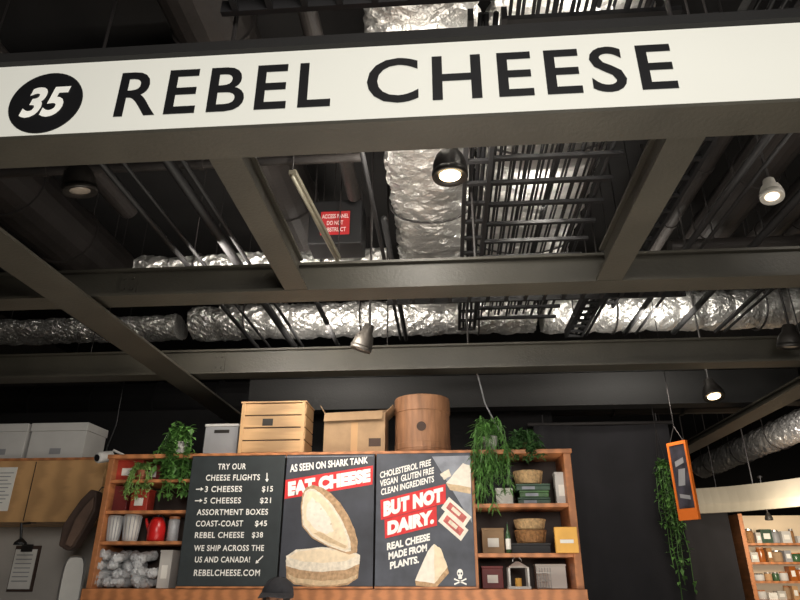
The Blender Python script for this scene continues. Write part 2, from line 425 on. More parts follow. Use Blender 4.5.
tray_y('broad cable ladder over the gap right of the right short beam', 1.5, .2, 3.9, 1.96, 5.6, .2, 3)
def tray_x(label, x0, x1, y, w, z, top=CEIL):
    t = thing('cable_ladder', label, 'cable tray', ((x0+x1)/2, y, z), 'cable ladders above the stall')
    for s_ in (-1, 1): MB().box(x0, x1, y+s_*w/2-.012, y+s_*w/2+.012, z, z+.06).build('rail', blackp, t)
    mb = MB(); x = x0+.05
    while x < x1: mb.box(x, x+.025, y-w/2+.013, y+w/2-.013, z, z+.02); x += .14
    mb.each('rung', blackp, t)
    mb = MB()
    for x in (x0+.02, x1-.02): mb.tube([(x, y-w/2-.018, z), (x, y-w/2-.018, top)], .006, 6)
    mb.each('hanging_rod', darkgrey, t)
tray_x('cable ladder crossing the very top above the sign', -.85, 2.6, 1.7, .2, 3.66)
tray_x('dark cable ladder crossing under the running duct toward the right short beam', -.42, 1.8, 4.3, .2, 3.49)
tray_x('dark cable ladder crossing behind the second crossbeam', -.5, 3.2, 5.2, .18, 3.33)
for k in range(22):
    x = .335+.0335*k; r = random.choice([.008, .010, .013]); z = 3.86+random.choice([0, .035, .07])
    mb = MB(); mb.tube([(x, 1.96, z), (x, 5.65, z)], r, 8)
    tag(mb.build('conduit', random.choice([darkgrey, blackp, blackp, blackp]), smooth=True), 'thin dark conduit in the parallel bank right of the lit lamp', 'conduit', 'parallel conduits right of the lamp')
for k in range(15):
    y = 2.05+.25*k; tag(MB().box(.30, 1.06, y, y+.03, 3.81, 3.835).build('support_strut', blackp), 'short dark strut carrying the bank of parallel conduits', 'strut', 'struts under the conduits')
for k, (x, r, y0) in enumerate(((-1.78, .018, 1.96), (-1.66, .012, 1.96), (-1.42, .03, 1.96), (-1.34, .014, 1.96), (-1.0, .022, 1.96), (-.4, .014, 1.96), (-.35, .02, 3.4), (1.33, .014, 1.96), (1.68, .022, 1.96), (1.78, .012, 1.96), (2.12, .025, 1.96), (2.5, .018, 1.96), (2.58, .012, 1.96), (3.2, .03, 3.4), (-2.9, .03, 3.4), (-3.1, .015, 3.4))):
    mb = MB(); z = 3.6 if x < -.9 else 3.65
    mb.tube([(x, y0, z), (x, 5.62, z)], r, 8)
    tag(mb.build('conduit', blackp, smooth=True), 'single dark conduit running away from camera above the crossbeams', 'conduit', 'scattered single conduits above the beams')

# ---------------------------------------------------------------- lamps
def lamp(label, c, r, lit, top, mat, tilt=(0, 0), long=1.0, light=0, group='ceiling spot lamps'):
    c = V(c)
    t = thing('spot_lamp', label, 'lamp', c, group)
    R = Matrix.Rotation(radians(tilt[0]), 3, 'X') @ Matrix.Rotation(radians(tilt[1]), 3, 'Y')
    h = r*1.7*long
    prof = [(r*.93, .004), (r, 0), (r*1.0, .012), (r*.95, h*.3), (r*.82, h*.5), (r*.55, h*.68), (r*.5, h*.95), (r*.42, h), (.01, h*1.02)]
    MB().lathe(prof, c, 24, R).build('shade', mat, t, smooth=True)
    MB().lathe([(.003, -.002), (r*.6, -.003), (r*.84, -.002), (r*.85, .003)], c, 20, R).build('reflector', reflm if lit == glow else lampd, t, smooth=True)
    MB().lathe([(.003, -.012), (r*.35, -.011), (r*.6, -.006), (r*.61, -.004)], c, 20, R).build('bulb', lit or bulboff, t, smooth=True)
    MB().lathe([(r*.84, -.003), (r*.98, -.016), (r*1.03, -.006), (r*1.03, .015), (r*.9, .012)], c, 24, R).build('rim', mat, t, smooth=True)
    topc = c+R @ V((0, 0, h))
    MB().tube([topc-V((0,0,.01)), topc+V((0, 0, .05)), (topc.x, topc.y, top)], .009, 8).build('stem', darkgrey, t)
    MB().lathe([(.035, 0), (.035, .02), (.01, .03)], (topc.x, topc.y, top-.03), 12).build('ceiling_rose', darkgrey, t)
    if light:
        ld = bpy.data.lights.new('lamp_light', 'SPOT'); ld.energy = light; ld.color = (1, .82, .6); ld.spot_size = radians(120); ld.spot_blend = .6; ld.shadow_soft_size = r*.7
        lo = bpy.data.objects.new('lamp_light', ld); col.objects.link(lo); lo.parent = t; lo.location = R @ V((0, 0, -.03))
        lo.rotation_euler = R.to_euler()
lamp('glowing lamp below the sign beside the silver duct', W(450, 175, 2.55), .085, glow, 3.9, lampd, (2, 0), 1.35, 20)
lamp('dark unlit lamp at the upper left below the number disc', W(80, 190, 2.7), .085, None, CEIL, lampd, (14, -8), 1.4)
lamp('dim white lamp at the right edge below the sign', W(772, 196, 3.0), .058, glowc, CEIL, lampw, (-10, 8), 1.2)
lamp('tilted grey lamp hanging under the nearest crossbeam', W(361, 348, 3.9), .07, None, CEIL, lampg, (8, 20), 1.4)
lamp('small bright lamp under the far right beam above the orange frame', W(714, 396, 5.69), .09, glow, CEIL, lampd, (-18, 0), 1.1, 20)
lamp('grey lamp at the right edge level with the second crossbeam', W(790, 346, 4.55), .085, None, CEIL, lampd, (10, 5), 1.1)
lamp('tiny distant lamp glowing in the neighbouring stall', W(769, 519, 9.6), .05, glowc, 2.9, lampd, (0, 0), 1)
a = H(292, 176, 3.62); b = H(338, 262, 3.62)
t = thing('strip_light', 'slim dull off-white strip fitting set diagonally above the left short beam', 'strip light', ((a+b)/2))
MB().tube([a, b], .012, 8).build('tube', stripm, t, smooth=True)
d = (b-a).normalized(); s_ = d.cross(V((0,0,1)))
mb = MB(); mb.obox((a+b)/2+V((0,0,.028)), d*((b-a).length/2), s_*.02, V((0,0,.014))); mb.build('housing', stripm, t)
mb = MB(); mb.tube([a+V((0,0,.04)), (a.x, a.y, CEIL)], .005, 6); mb.tube([b+V((0,0,.04)), (b.x, b.y, CEIL)], .005, 6); mb.each('hanging_rod', darkgrey, t)
mb = MB(); q0 = W(478, 376, 4.97); q1 = W(500, 432, 4.97)
mb.tube([(q0.x-.1, 4.97, 3.33), q0, (q0+q1)/2+V((-.03,0,0)), q1], .006, 6)
tag(mb.build('hanging_cable', greyw), 'thin grey cable dangling down behind the round wooden tub', 'cable')
mb = MB(); q0 = W(124, 380, 5.3); q1 = W(116, 425, 5.3); mb.tube([q0+V((0,0,.5)), q0, q1, W(108, 445, 5.25), W(106, 452, 5.0)], .006, 6)
tag(mb.build('hanging_cable', blk), 'thin black cable dropping to the white security camera', 'cable')

# ---------------------------------------------------------------- shelf unit
YF = 4.6
ZT = W(380, 451, YF).z; ZBm = W(330, 589, YF).z
def X(px, py=520, d=YF): return W(px, py, d).x
xa, xb_, xc1, xd = X(100), X(187), X(474), X(574)
un = thing('shelf_unit', 'long orange wood shelving unit behind the menu boards', 'shelves', ((xa+xd)/2, 4.8, 0))
D1 = 4.98
for (x0, x1) in ((xa-.02, xa+.02), (xb_-.015, xb_+.015), (xc1-.015, xc1+.015), (xd-.025, xd+.025)):
    MB().box(x0, x1, YF+.01, D1, ZBm, ZT-.03).build('upright', wood, un, bevel=.003)
MB().box(xa-.03, xd+.035, YF, D1+.01, ZT-.03, ZT).build('top_board', wood, un, bevel=.003)
MB().box(xa-.03, xd+.035, YF-.02, D1+.01, ZBm-.07, ZBm).build('bottom_board', wood, un, bevel=.003)
MB().box(xa-.02, xd+.02, D1, D1+.012, ZBm, ZT-.03).build('back_panel', M('shelf_back_brown', (62, 50, 43), .7), un)
zl = {}
for key, py, xx in (('a', 479, 150), ('b', 510, 150), ('c', 541, 140)):
    z = W(xx, py, YF).z; zl[key] = z
    MB().box(xa+.02, xb_-.015, YF+.02, D1, z-.022, z).build('shelf', wood, un, bevel=.002)
for key, py, xx in (('p', 503, 530), ('q', 553, 530)):
    z = W(xx, py, YF).z; zl[key] = z
    MB().box(xc1+.015, xd-.025, YF+.02, D1, z-.025, z).build('shelf', wood, un, bevel=.002)
bc = thing('back_counter', 'wooden base cabinet under the shelving unit', 'cabinet', ((xa+xd)/2, 4.8, 0))
MB().box(xa-.03, xd+.03, YF, D1, 0, ZBm-.072).build('body', wood, bc)
for k in range(5):
    w_ = (xd-xa)/5; x0 = xa+w_*k
    dd = MB().box(x0+.01, x0+w_-.01, YF-.02, YF-.001, .12, ZBm-.1).build('door', wood, bc, bevel=.003)
    MB().box(x0+w_-.06, x0+w_-.04, YF-.045, YF-.021, .75, .9).build('handle', darkgrey, dd)

# ---------------------------------------------------------------- boards
YB = YF-.022
def board(name, label, px0, px1, mat, cat):
    x0, x1 = X(px0), X(px1); z0 = W(330, 587, YF).z; z1 = W(330, 455, YF).z
    t = thing(name, label, cat, ((x0+x1)/2, YB, z0), 'boards hung across the front of the shelving')
    MB().box(x0+.003, x1-.003, YB, YF-.001, z0+.004, z1).build('panel', mat, t, bevel=.002)
    mb = MB()
    for zz in (z1+.0005, z0-.009): mb.box(x0+.002, x1-.002, YB-.006, YF-.001, zz, zz+.012)
    mb.each('trim', wood, t)
    return t
YP = YB-.0008
b1 = board('menu_board', 'black menu board with white price lettering, leftmost of the boards', 185.5, 282, board1, 'menu board')
kw = dict(bold=.018, spc=1.12)
rows = [('TRY OUR', 218, 463.5, 246, 469.5), ('CHEESE FLIGHTS', 206, 474.5, 260, 480.5),
 ('3 CHEESES', 205, 486, 242, 492), ('$15', 262, 486, 273, 492.5), ('5 CHEESES', 204, 497.5, 241, 503.5), ('$21', 260, 497.5, 271, 504),
 ('ASSORTMENT BOXES', 197, 509, 268, 515), ('COAST-COAST', 196, 520.5, 243, 526.5), ('$45', 255, 520.5, 267, 527),
 ('REBEL CHEESE', 195, 532, 244, 538), ('$38', 252, 532, 263, 538.5), ('WE SHIP ACROSS THE', 194, 545, 264, 551),
 ('US AND CANADA!', 195, 556.5, 250, 562.5), ('REBELCHEESE.COM', 194, 569.5, 260, 576)]
L = MB()
for s_, x0, y0, x1, y1 in rows: text_px(L, s_, x0, y0, x1, y1, YP, **kw)
L.build('lettering', white, b1)
def arrow(mb, x0, y0, x1, y1, Y):
    a = W(x0, y0, Y); b = W(x1, y1, Y); d = (b-a).normalized(); n_ = V((-d.z, 0, d.x)); w = .0035; hw = .013
    pts = [a+n_*-w, b-d*.02+n_*-w, b-d*.02+n_*-hw, b, b-d*.02+n_*hw, b-d*.02+n_*w, a+n_*w]
    mb.prism([(q.x, q.z) for q in pts], Y-.001, Y)
L = MB()
arrow(L, 267, 473, 267, 482, YP); arrow(L, 196, 489.3, 203.5, 489, YP); arrow(L, 195, 500.8, 202.5, 500.5, YP); arrow(L, 263, 556, 255.5, 563.5, YP)
L.each('arrow_mark', white, b1)

def art(name, mat, parent, pts, off): return MB().ppoly(pts, YP-off, .0006).build(name, mat, parent)
def rough(pts, amp=.35, n=4, seed=1):     # subdivide an outline and roughen it a little
    rnd = random.Random(seed); out = []
    for i, p in enumerate(pts):
        q = pts[(i+1) % len(pts)]
        for k in range(n): out.append(tuple(p[j]+(q[j]-p[j])*k/n+(rnd.uniform(-amp, amp) if k else 0) for j in (0, 1)))
    return out
b2 = board('cheese_poster', 'poster with tall stack of cut cheese and a red headline band, centre of the boards', 283, 374.5, board2, 'poster')
MB().ppoly([(284.5, 499), (372.5, 484.5), (373, 465.5), (285.5, 480)], YP).build('red_band', redp, b2)
mb = MB(); text_quad(mb, 'AS SEEN ON SHARK TANK', (290, 464.5), (368, 456.5), (368, 463.3), (290, 472.3), YP-.0003, bold=.03, spc=1.02)
text_quad(mb, 'EAT CHEESE', (288, 481.8), (370.5, 468.3), (370.5, 481.8), (288, 496.5), YP-.0014, bold=.075, spc=1.04)
mb.build('lettering', white, b2)
# lower cheese: solid round seen from the side, textured rind below and pale rough cut above
art('cheese_rind', rind, b2, rough([(286, 562), (286.5, 578), (294, 584.5), (320, 588), (348, 585), (358, 578), (360, 560), (340, 556), (300, 556)], .3), 0)
art('cheese_crust', crust, b2, rough([(286, 556), (286, 566), (300, 570), (322, 572), (345, 570), (359.5, 564), (360, 555), (350, 549.5), (322, 547), (296, 549.5)], .4, seed=2), .0010)
art('cheese_face', cheese, b2, rough([(288.5, 557), (300, 561), (322, 563), (345, 561), (357, 556), (348, 551.5), (322, 549), (298, 551.5)], .4, seed=3), .0016)
art('cheese_shadow', cheese_d, b2, rough([(288, 574), (296, 578), (322, 581), (347, 579), (357, 574), (356, 578), (347, 583), (321, 586), (295, 583), (288.5, 578)], .4, seed=4), .0012)
# upper cheese: thick half round leaning on it; cut face fills the shape, curved rind side along the right
art('cheese_rind', rind, b2, rough([(302, 526), (312, 538), (330, 548), (349, 554.5), (357, 552.5), (357.8, 542), (354.5, 529), (348, 515), (340, 502.5), (330, 492.5), (321, 487), (313, 485), (306, 487.5), (302.5, 494), (301, 506)], .2, seed=5), .0030)
art('cheese_crust', crust, b2, rough([(302.8, 525), (312.5, 536.5), (330, 546.5), (346, 552), (351, 551), (350.5, 542), (346.5, 530), (340, 516.5), (332, 504.5), (323.5, 495.5), (316, 490), (310.5, 488.5), (305.5, 491), (303, 498), (302, 508)], .3, seed=6), .0038)
art('cheese_face', cheese, b2, rough([(304.2, 524), (313, 534.5), (330, 544.5), (345.5, 549.8), (348.5, 548.5), (347.8, 541), (344, 530), (337.5, 517), (329.5, 505.5), (321.5, 497), (314.5, 492), (310.5, 491), (307, 493), (304.8, 499), (303.6, 508)], .3, seed=7), .0046)
art('cheese_highlight', cheesew, b2, rough([(307, 505), (307, 520), (315, 529), (326, 534), (334, 531), (330, 518), (321, 505), (312, 497)], .8, seed=8), .0052)
art('cheese_shadow', cheese_d, b2, rough([(313, 533), (330, 543), (345, 548.5), (347.5, 546), (335, 540), (320, 532)], .5, seed=9), .0058)
mb = MB()
for (cx_, cy_, rr_) in ((321, 509, .8), (314, 515, .6), (331, 524, .9), (319, 526, .6), (340, 538, .7), (327, 515, .5), (316, 502, .6), (336, 533, .5), (310, 508, .5)):
    mb.ppoly([(cx_+rr_*cos(-a_), cy_+rr_*.7*sin(-a_)) for a_ in [2*pi*j/8 for j in range(8)]], YP-.0064)
mb.each('cheese_hole', cheese_d, b2)
mb = MB()
for (p0, p1) in (((285, 457), (373.5, 456)), ((279.5, 583), (285, 583.3))):
    a = W(*p0, YP); b = W(*p1, YP); mb.box(a.x, b.x, YP-.0006, YP, a.z-.002, a.z+.002)
mb.each('edge_line', lgrey, b2)

b3 = board('slogan_poster', 'poster with tilted red slogan and grey triangle corner, rightmost of the boards', 375.5, 473.5, board3, 'poster')
MB().ppoly([(432, 456.5), (472, 523), (470.5, 455.5)], YP).build('grey_corner', lgrey, b3)
mb = MB()
mb.ppoly([(381, 520), (446, 503), (445.5, 484), (380.5, 500)], YP-.0012)
mb.ppoly([(385, 538.5), (437, 525.5), (436.5, 506), (384.5, 519.5)], YP-.0012)
mb.each('red_band', redp, b3)
mb = MB()
text_quad(mb, 'CHOLESTEROL FREE', (380, 472), (431, 459), (431, 465.5), (380, 478.5), YP-.0015, bold=.025)
text_quad(mb, 'VEGAN  GLUTEN FREE', (380, 480.5), (434, 467), (434, 473.5), (380, 487), YP-.0015, bold=.025)
text_quad(mb, 'CLEAN INGREDIENTS', (381, 489), (434, 475.5), (434, 482), (381, 495.5), YP-.0015, bold=.025)
text_quad(mb, 'BUT NOT', (383.5, 501.5), (443, 487), (443, 501.5), (383.5, 517), YP-.0026, bold=.075, spc=1.04)
text_quad(mb, 'DAIRY.', (387.5, 521.5), (434, 509.5), (434, 523.5), (387.5, 535.5), YP-.0026, bold=.075, spc=1.04)
text_quad(mb, 'REAL CHEESE', (387, 543), (430, 533), (430, 540.5), (387, 550.5), YP-.0015, bold=.045)
text_quad(mb, 'MADE FROM', (388.5, 552.5), (427, 543.5), (427, 551), (388.5, 560), YP-.0015, bold=.045)
text_quad(mb, 'PLANTS.', (390, 562), (419, 555.5), (419, 563), (390, 569.5), YP-.0015, bold=.045)
mb.build('lettering', white, b3)
art('cheese_rind', cheese_d, b3, [(446, 483), (450, 490), (471, 494), (470.8, 486)], .002)
art('cheese_slice', cheesew, b3, rough([(446, 483), (471, 487.5), (470.5, 466), (463, 463)], .3), .003)
art('cheese_slice', crust, b3, rough([(440, 474), (444, 480), (451, 476), (449, 469)], .3), .003)
for dx, dy in ((0, 0), (-3, 13)):
    o_ = .0012*(dx < 0)
    art('cheese_slice', cheesew, b3, [(441+dx, 508+dy), (464+dx, 528+dy), (471.5+min(dx, 0), 517+dy), (449+dx, 497+dy)], .003+o_)
    art('cheese_packet', pinkr, b3, [(446+dx, 508+dy), (463+dx, 523+dy), (467+dx, 517+dy), (450+dx, 502+dy)], .0037+o_)
    art('cheese_highlight', crust, b3, [(451+dx, 509.5+dy), (459+dx, 516.5+dy), (461+dx, 513.5+dy), (453+dx, 506.5+dy)], .0043+o_)
art('cheese_rind', rind, b3, [(415, 580), (416, 585.5), (436, 588), (449, 573), (447, 566), (434, 583)], .002)
art('cheese_slice', cheesew, b3, rough([(415, 580.5), (434.5, 583.5), (447.5, 567), (441, 549), (434, 544), (428, 551)], .3), .003)
art('cheese_slice', cheese, b3, rough([(434.5, 583.5), (447.5, 567), (441, 549), (434, 544)], .3), .0036)
c = W(460, 573, YP); r = .025
mb = MB(); mb.prism([(c.x+r*.8*cos(2*pi*k/20), c.z+r*sin(2*pi*k/20)) for k in range(20)], YP-.003, YP-.002)
mb.box(c.x-.012, c.x+.012, YP-.0031, YP-.0021, c.z-.036, c.z-.018)
for s_ in (-1, 1):
    mb.obox((c.x, YP-.0025, c.z-.052), V((.034, 0, .014*s_)), V((0,.0005,0)), V((-.002*s_, 0, .004)))
    for e in (-1, 1):
        mb.prism([(c.x+e*.036+.006*cos(k), c.z-.052+e*s_*.015+.006*sin(k)) for k in [2*pi*j/8 for j in range(8)]], YP-.0032, YP-.0022)
mb.build('skull_emblem', white, b3)
mb = MB()
for s_ in (-1, 1): mb.prism([(c.x+s_*.009+.006*cos(2*pi*k/10), c.z-.003+.007*sin(2*pi*k/10)) for k in range(10)], YP-.0045, YP-.0035)
mb.each('skull_eye', board3, b3)

# ---------------------------------------------------------------- boxes on top
ZTT = ZT+.001
X0 = W(240, 425, 4.62).x; X1 = W(305, 425, 4.62).x; z1 = W(272, 403, 4.62).z; hB = z1-ZTT
t = thing('slatted_crate', 'pale wooden slatted crate on the shelving left of the open carton', 'crate', ((X0+X1)/2, 4.76, ZTT))
MB().box(X0+.008, X1-.008, 4.632, 4.892, ZTT+.002, z1-.004).build('body', brownp, t)
for k in range(4):
    za = ZTT+hB*(k/4)+.004; zb_ = ZTT+hB*((k+1)/4)-.005
    MB().box(X0, X1, 4.622, 4.6315, za, zb_).build('slat', cratew, t, bevel=.002)
    MB().box(X1-.0075, X1+.002, 4.633, 4.9, za, zb_).build('slat', cratew, t, bevel=.002)
for x in (X0+.004, X1-.03): MB().box(x, x+.026, 4.613, 4.6215, ZTT, z1).build('corner_batten', cratew, t, bevel=.002)
MB().box(X0-.004, X1+.006, 4.61, 4.905, z1, z1+.012).build('lid', cratew, t, bevel=.002)
MB().box(X0+.17, X0+.25, 4.6205, 4.6218, ZTT+hB*.54, ZTT+hB*.68).build('stencil_mark', lampd, t)
X0 = W(324, 430, 4.64).x; X1 = W(385, 430, 4.64).x; z1 = W(354, 413, 4.64).z; d = 4.64; dp = .28; th = .004
t = thing('open_carton', 'brown open cardboard carton between wooden crate and round tub', 'box', ((X0+X1)/2, 4.78, ZTT))
MB().box(X0, X1, d, d+dp, ZTT, ZTT+th).build('base', card2, t)
for q in ((X0, X1, d, d+th), (X0, X1, d+dp-th, d+dp), (X0, X0+th, d+th, d+dp-th), (X1-th, X1, d+th, d+dp-th)): MB().box(*q, ZTT+th, z1).build('side_panel', card2, t)
MB().obox(((X0+X1)/2-.01, d-.022, z1-.028), ((X1-X0)/2-.01, 0, .006), (0, .014, .034), (0, .002, -.001)).build('flap', card2, t)
MB().obox((X1+.03, d+dp/2, z1+.03), (.03, 0, .03), (0, dp/2, 0), (-.001, 0, .0015)).build('flap', card2, t)
MB().obox((X0-.018, d+dp/2, z1+.03), (-.018, 0, .03), (0, dp/2, 0), (0.001, 0, .0015)).build('flap', card2, t)
MB().obox(((X0+X1)/2, d+dp+.02, z1+.045), ((X1-X0)/2, 0, .008), (0, .02, .045), (0, .002, -.001)).build('flap', card3, t)
MB().box((X0+X1)/2-.025, (X0+X1)/2+.025, d-.0015, d-.0003, ZTT, z1-.07).build('tape', card, t)
MB().box(X1-.12, X1-.03, d-.0015, d-.0003, ZTT+.04, ZTT+.10).build('shipping_mark', brownp, t)
c = W(422.5, 430, 4.82); zt_ = W(422, 396, 4.68).z; r = (W(450, 425, 4.82).x-W(394, 425, 4.82).x)/2; h = zt_-ZTT
t = thing('round_wooden_tub', 'round bentwood cheese tub with lid, rightmost on top of the shelving', 'tub', (c.x, 4.82, ZTT))
MB().lathe([(r*.95, 0), (r*.97, .01), (r*.97, h*.72), (r*.95, h*.72)], (c.x, 4.82, ZTT), 40).build('body', tubw, t, smooth=False)
MB().lathe([(r*.98, h*.72), (r, h*.73), (r, h-.01), (r*.98, h), (r*.9, h-.003)], (c.x, 4.82, ZTT), 40).build('lid', tubw, t)
MB().lathe([(r*.975, h*.06), (r*.985, h*.07), (r*.985, h*.16), (r*.975, h*.17)], (c.x, 4.82, ZTT), 40).build('hoop', tubw, t)
mb = MB(); mb.lathe([(.001, 0), (.035, 0), (.035, .001)], (c.x, 4.82-r*.985, ZTT+h*.42), 20, Matrix.Rotation(radians(90), 3, 'X')); mb.build('stamp', brownp, t)
xl, xr = W(205, 435, 4.7).x, W(238, 435, 4.7).x; z1 = W(220, 424, 4.7).z
t = thing('plastic_crate', 'small grey plastic crate beside the slatted wooden crate', 'crate', ((xl+xr)/2, 4.8, ZTT))
MB().box(xl, xr, 4.7, 4.95, ZTT, ZTT+.01).build('base', greyw, t)
for q in ((xl, xr, 4.7, 4.708), (xl, xr, 4.942, 4.95), (xl, xl+.008, 4.708, 4.942), (xr-.008, xr, 4.708, 4.942)): MB().box(*q, ZTT+.01, z1-.02).build('side_panel', greyw, t)
MB().box(xl+.07, xr-.07, 4.6985, 4.6998, z1-.07, z1-.045).build('hand_slot', lampd, t)
MB().box(xl-.006, xr+.006, 4.69, 4.96, z1-.02, z1).build('lid', offw, t, bevel=.003)
# ---------------------------------------------------------------- plywood wall cabinet left
CY = 5.2
zc1 = W(50, 458, CY).z; zc0 = W(50, 522, CY).z; xr = W(101, 490, CY).x
pc = thing('plywood_cabinet', 'plywood wall cabinet at the far left with papers on its face', 'cabinet', (xr-1.2, 5.45, zc0))
MB().box(xr-2.2, xr, CY, 5.9, zc0, zc1).build('body', ply, pc, bevel=.004)
MB().box(xr-2.2, xr+.004, CY-.012, CY-.001, zc1-.02, zc1).build('trim', wood, pc)
MB().box(W(30, 490, CY).x, W(30, 490, CY).x+.006, CY-.004, CY-.001, zc0+.01, zc1-.03).build('door_gap', lampd, pc)
A = W(-12, 511, CY-.014); B = W(17, 467, CY-.014)
t = thing('paper_notice', 'white printed sheet taped on plywood cabinet door', 'paper', ((A.x+B.x)/2, CY-.006, A.z))
MB().box(A.x, B.x, CY-.005, CY-.0015, A.z, B.z).build('sheet', paper, t)
m2 = MB()
for k in range(9): m2.box(A.x+.02, B.x-.02-.02*(k % 3), CY-.0062, CY-.0052, B.z-.05-.03*k, B.z-.043-.03*k)
m2.build('print', greyw, t)
zc1 += .001
for (x0, x1, yt, lab) in ((-20, 26, 424, 'white carton on the plywood cabinet, at the left edge'), (29, 86, 423, 'wider white carton with a lid on the plywood cabinet')):
    X0 = W(x0, 440, CY+.05).x; X1 = W(x1, 440, CY+.05).x; z1 = W((x0+x1)/2, yt, CY+.05).z
    t = thing('white_carton', lab, 'box', ((X0+X1)/2, CY+.2, zc1), 'white cartons on the plywood cabinet')
    MB().box(X0+.008, X1-.008, CY+.05, CY+.38, zc1, z1-.07).build('body', offw, t, bevel=.004)
    MB().box(X0, X1, CY+.04, CY+.39, z1-.07, z1).build('lid', offw, t, bevel=.004)
    MB().box((X0+X1)/2-.05, (X0+X1)/2+.05, CY+.047, CY+.0495, zc1+.04, zc1+.09).build('sticker', greyw, t)
c = W(104, 457, 4.75)
t = thing('security_camera', 'small white security camera at the top left corner of the shelving', 'camera', c)
d_ = V((-.35, -.9, -.25)).normalized()
MB().tube([c-d_*.07, c-d_*.06, c+d_*.05, c+d_*.06], [.03, .042, .042, .036], 16).build('housing', offw, t, smooth=True)
MB().tube([c+d_*.061, c+d_*.065], .026, 16).build('lens', blk, t)
MB().tube([c-d_*.05, c+V((.04, .05, .06)), V((xa-.02, 4.9, c.z+.02))], .01, 8).build('bracket', offw, t)
YC = 5.6
A = W(-4, 592, YC); B = W(32, 545, YC)
t = thing('clipboard', 'brown clipboard with white sheets on the pale wall at left', 'clipboard', ((A.x+B.x)/2, YC, A.z))
MB().box(A.x, B.x, 5.73, 5.7495, A.z, B.z).build('board', brownp, t)
MB().box(A.x+.01, B.x-.02, 5.722, 5.729, A.z+.02, B.z-.03).build('sheet', paper, t)
MB().box((A.x+B.x)/2-.05, (A.x+B.x)/2+.05, 5.71, 5.7215, B.z-.05, B.z+.01).build('clip', darkgrey, t)
mb = MB()
for k in range(7): mb.box(A.x+.03, B.x-.05, 5.7205, 5.7218, B.z-.08-.035*k, B.z-.073-.035*k)
mb.build('print', greyw, t)
p0 = W(24, 512, 5.1); p1 = W(20, 545, 5.1)
t = thing('task_lamp', 'slim black clip lamp below the plywood cabinet', 'lamp', p1)
MB().tube([V((p0.x, 5.215, zc0-.004)), V((p0.x, 5.1, zc0-.02)), p1+V((0,0,.03))], .01, 8).build('arm', blk, t); MB().lathe([(.05, 0), (.045, .02), (.012, .05)], p1, 16).build('shade', blk, t)
MB().lathe([(.03, 0), (.03, .006)], (p0.x, 5.24, zc0-.0062), 12).build('base', blk, t)
P = [(62, 546), (70, 551), (77, 548), (88, 530), (98, 512), (100, 492), (94, 490), (84, 500), (74, 514), (66, 526)]
mb = MB(); pts = [W(a_, b_, 4.85) for a_, b_ in P]; mb.prism([(q.x, q.z) for q in pts], 4.8, 4.9)
t = thing('folded_cloth', 'dark brown folded cloth hanging at the left side of the shelves', 'cloth', pts[0])
mb.build('outer_fold', brownp, t, bevel=.01)
P = [(66, 545), (72, 547), (84, 528), (94, 508), (95, 497), (86, 506), (76, 520)]
mb = MB(); pts = [W(a_, b_, 4.79) for a_, b_ in P]; mb.prism([(q.x, q.z) for q in pts], 4.77, 4.799); mb.build('inner_fold', M('brown_fold', (92, 72, 60), .8, 0, .2, 12), t, bevel=.006)
q = W(97, 494, 4.85); MB().tube([q, q+V((.03, 0, .05)), V((xa-.02, 4.85, q.z+.05))], .005, 6).build('hanger', darkgrey, t)
c = W(72, 585, 5.0); pp = []; w_, h_ = .085, .2
for k in range(24):
    a_ = 2*pi*k/24; pp.append((c.x+w_*math.copysign(abs(cos(a_))**.5, cos(a_)), c.z+h_*math.copysign(abs(sin(a_))**.6, sin(a_))))
t = thing('serving_tray', 'pale rounded serving tray standing upright left of the shelves', 'tray', (c.x, 5.0, c.z-h_))
MB().prism(pp, 4.99, 5.005).build('tray_base', paper, t)
ring = [V((p_[0], 4.985, p_[1])) for p_ in pp]; ring.append(ring[0]); MB().tube(ring, .008, 6).build('rim', steelb, t)
tb = thing('side_counter', 'steel worktop against the pale wall', 'counter', (-3.6, 5.3, 0))
zcn = c.z-h_-.009
MB().box(-6.3, xa-.08, 4.8, 5.74, zcn-.04, zcn).build('worktop', steelb, tb)
MB().box(-6.3, xa-.1, 4.85, 5.74, 0, zcn-.041).build('body', darkgrey, tb)

# ---------------------------------------------------------------- items on left shelf
def shelf_box(name, label, x0, x1, yt, z0, d, depth, mat, cat, group=None, lidm=None, stk=True):
    X0 = W(x0, yt+8, d).x; X1 = W(x1, yt+8, d).x; z1 = W((x0+x1)/2, yt, d).z
    t = thing(name, label, cat, ((X0+X1)/2, d+depth/2, z0), group)
    MB().box(X0, X1, d, d+depth, z0, z1-.014).build('body', mat, t, bevel=.003)
    MB().box(X0-.003, X1+.003, d-.003, d+depth+.003, z1-.014, z1).build('lid', lidm or mat, t, bevel=.002)
    if stk: MB().box(X0+(X1-X0)*.25, X1-(X1-X0)*.25, d-.0015, d-.0002, z0+(z1-z0)*.25, z0+(z1-z0)*.6).build('sticker', paper, t)
    return t
shelf_box('red_tin', 'orange-red tin on the top left shelf', 116, 142, 460, zl['a']+.001, 4.68, .15, redbox, 'tin')
shelf_box('red_tin', 'short dark red tin at the right end of the top left shelf', 145, 160, 465, zl['a']+.001, 4.72, .12, dkred, 'tin')
shelf_box('dark_red_box', 'dark red carton on the second left shelf', 109, 128, 486, zl['b']+.001, 4.7, .15, dkred, 'box', stk=False)
shelf_box('red_tin', 'smaller red tin on the second left shelf beside the dark carton', 131, 148, 489, zl['b']+.001, 4.7, .12, redbox, 'tin')
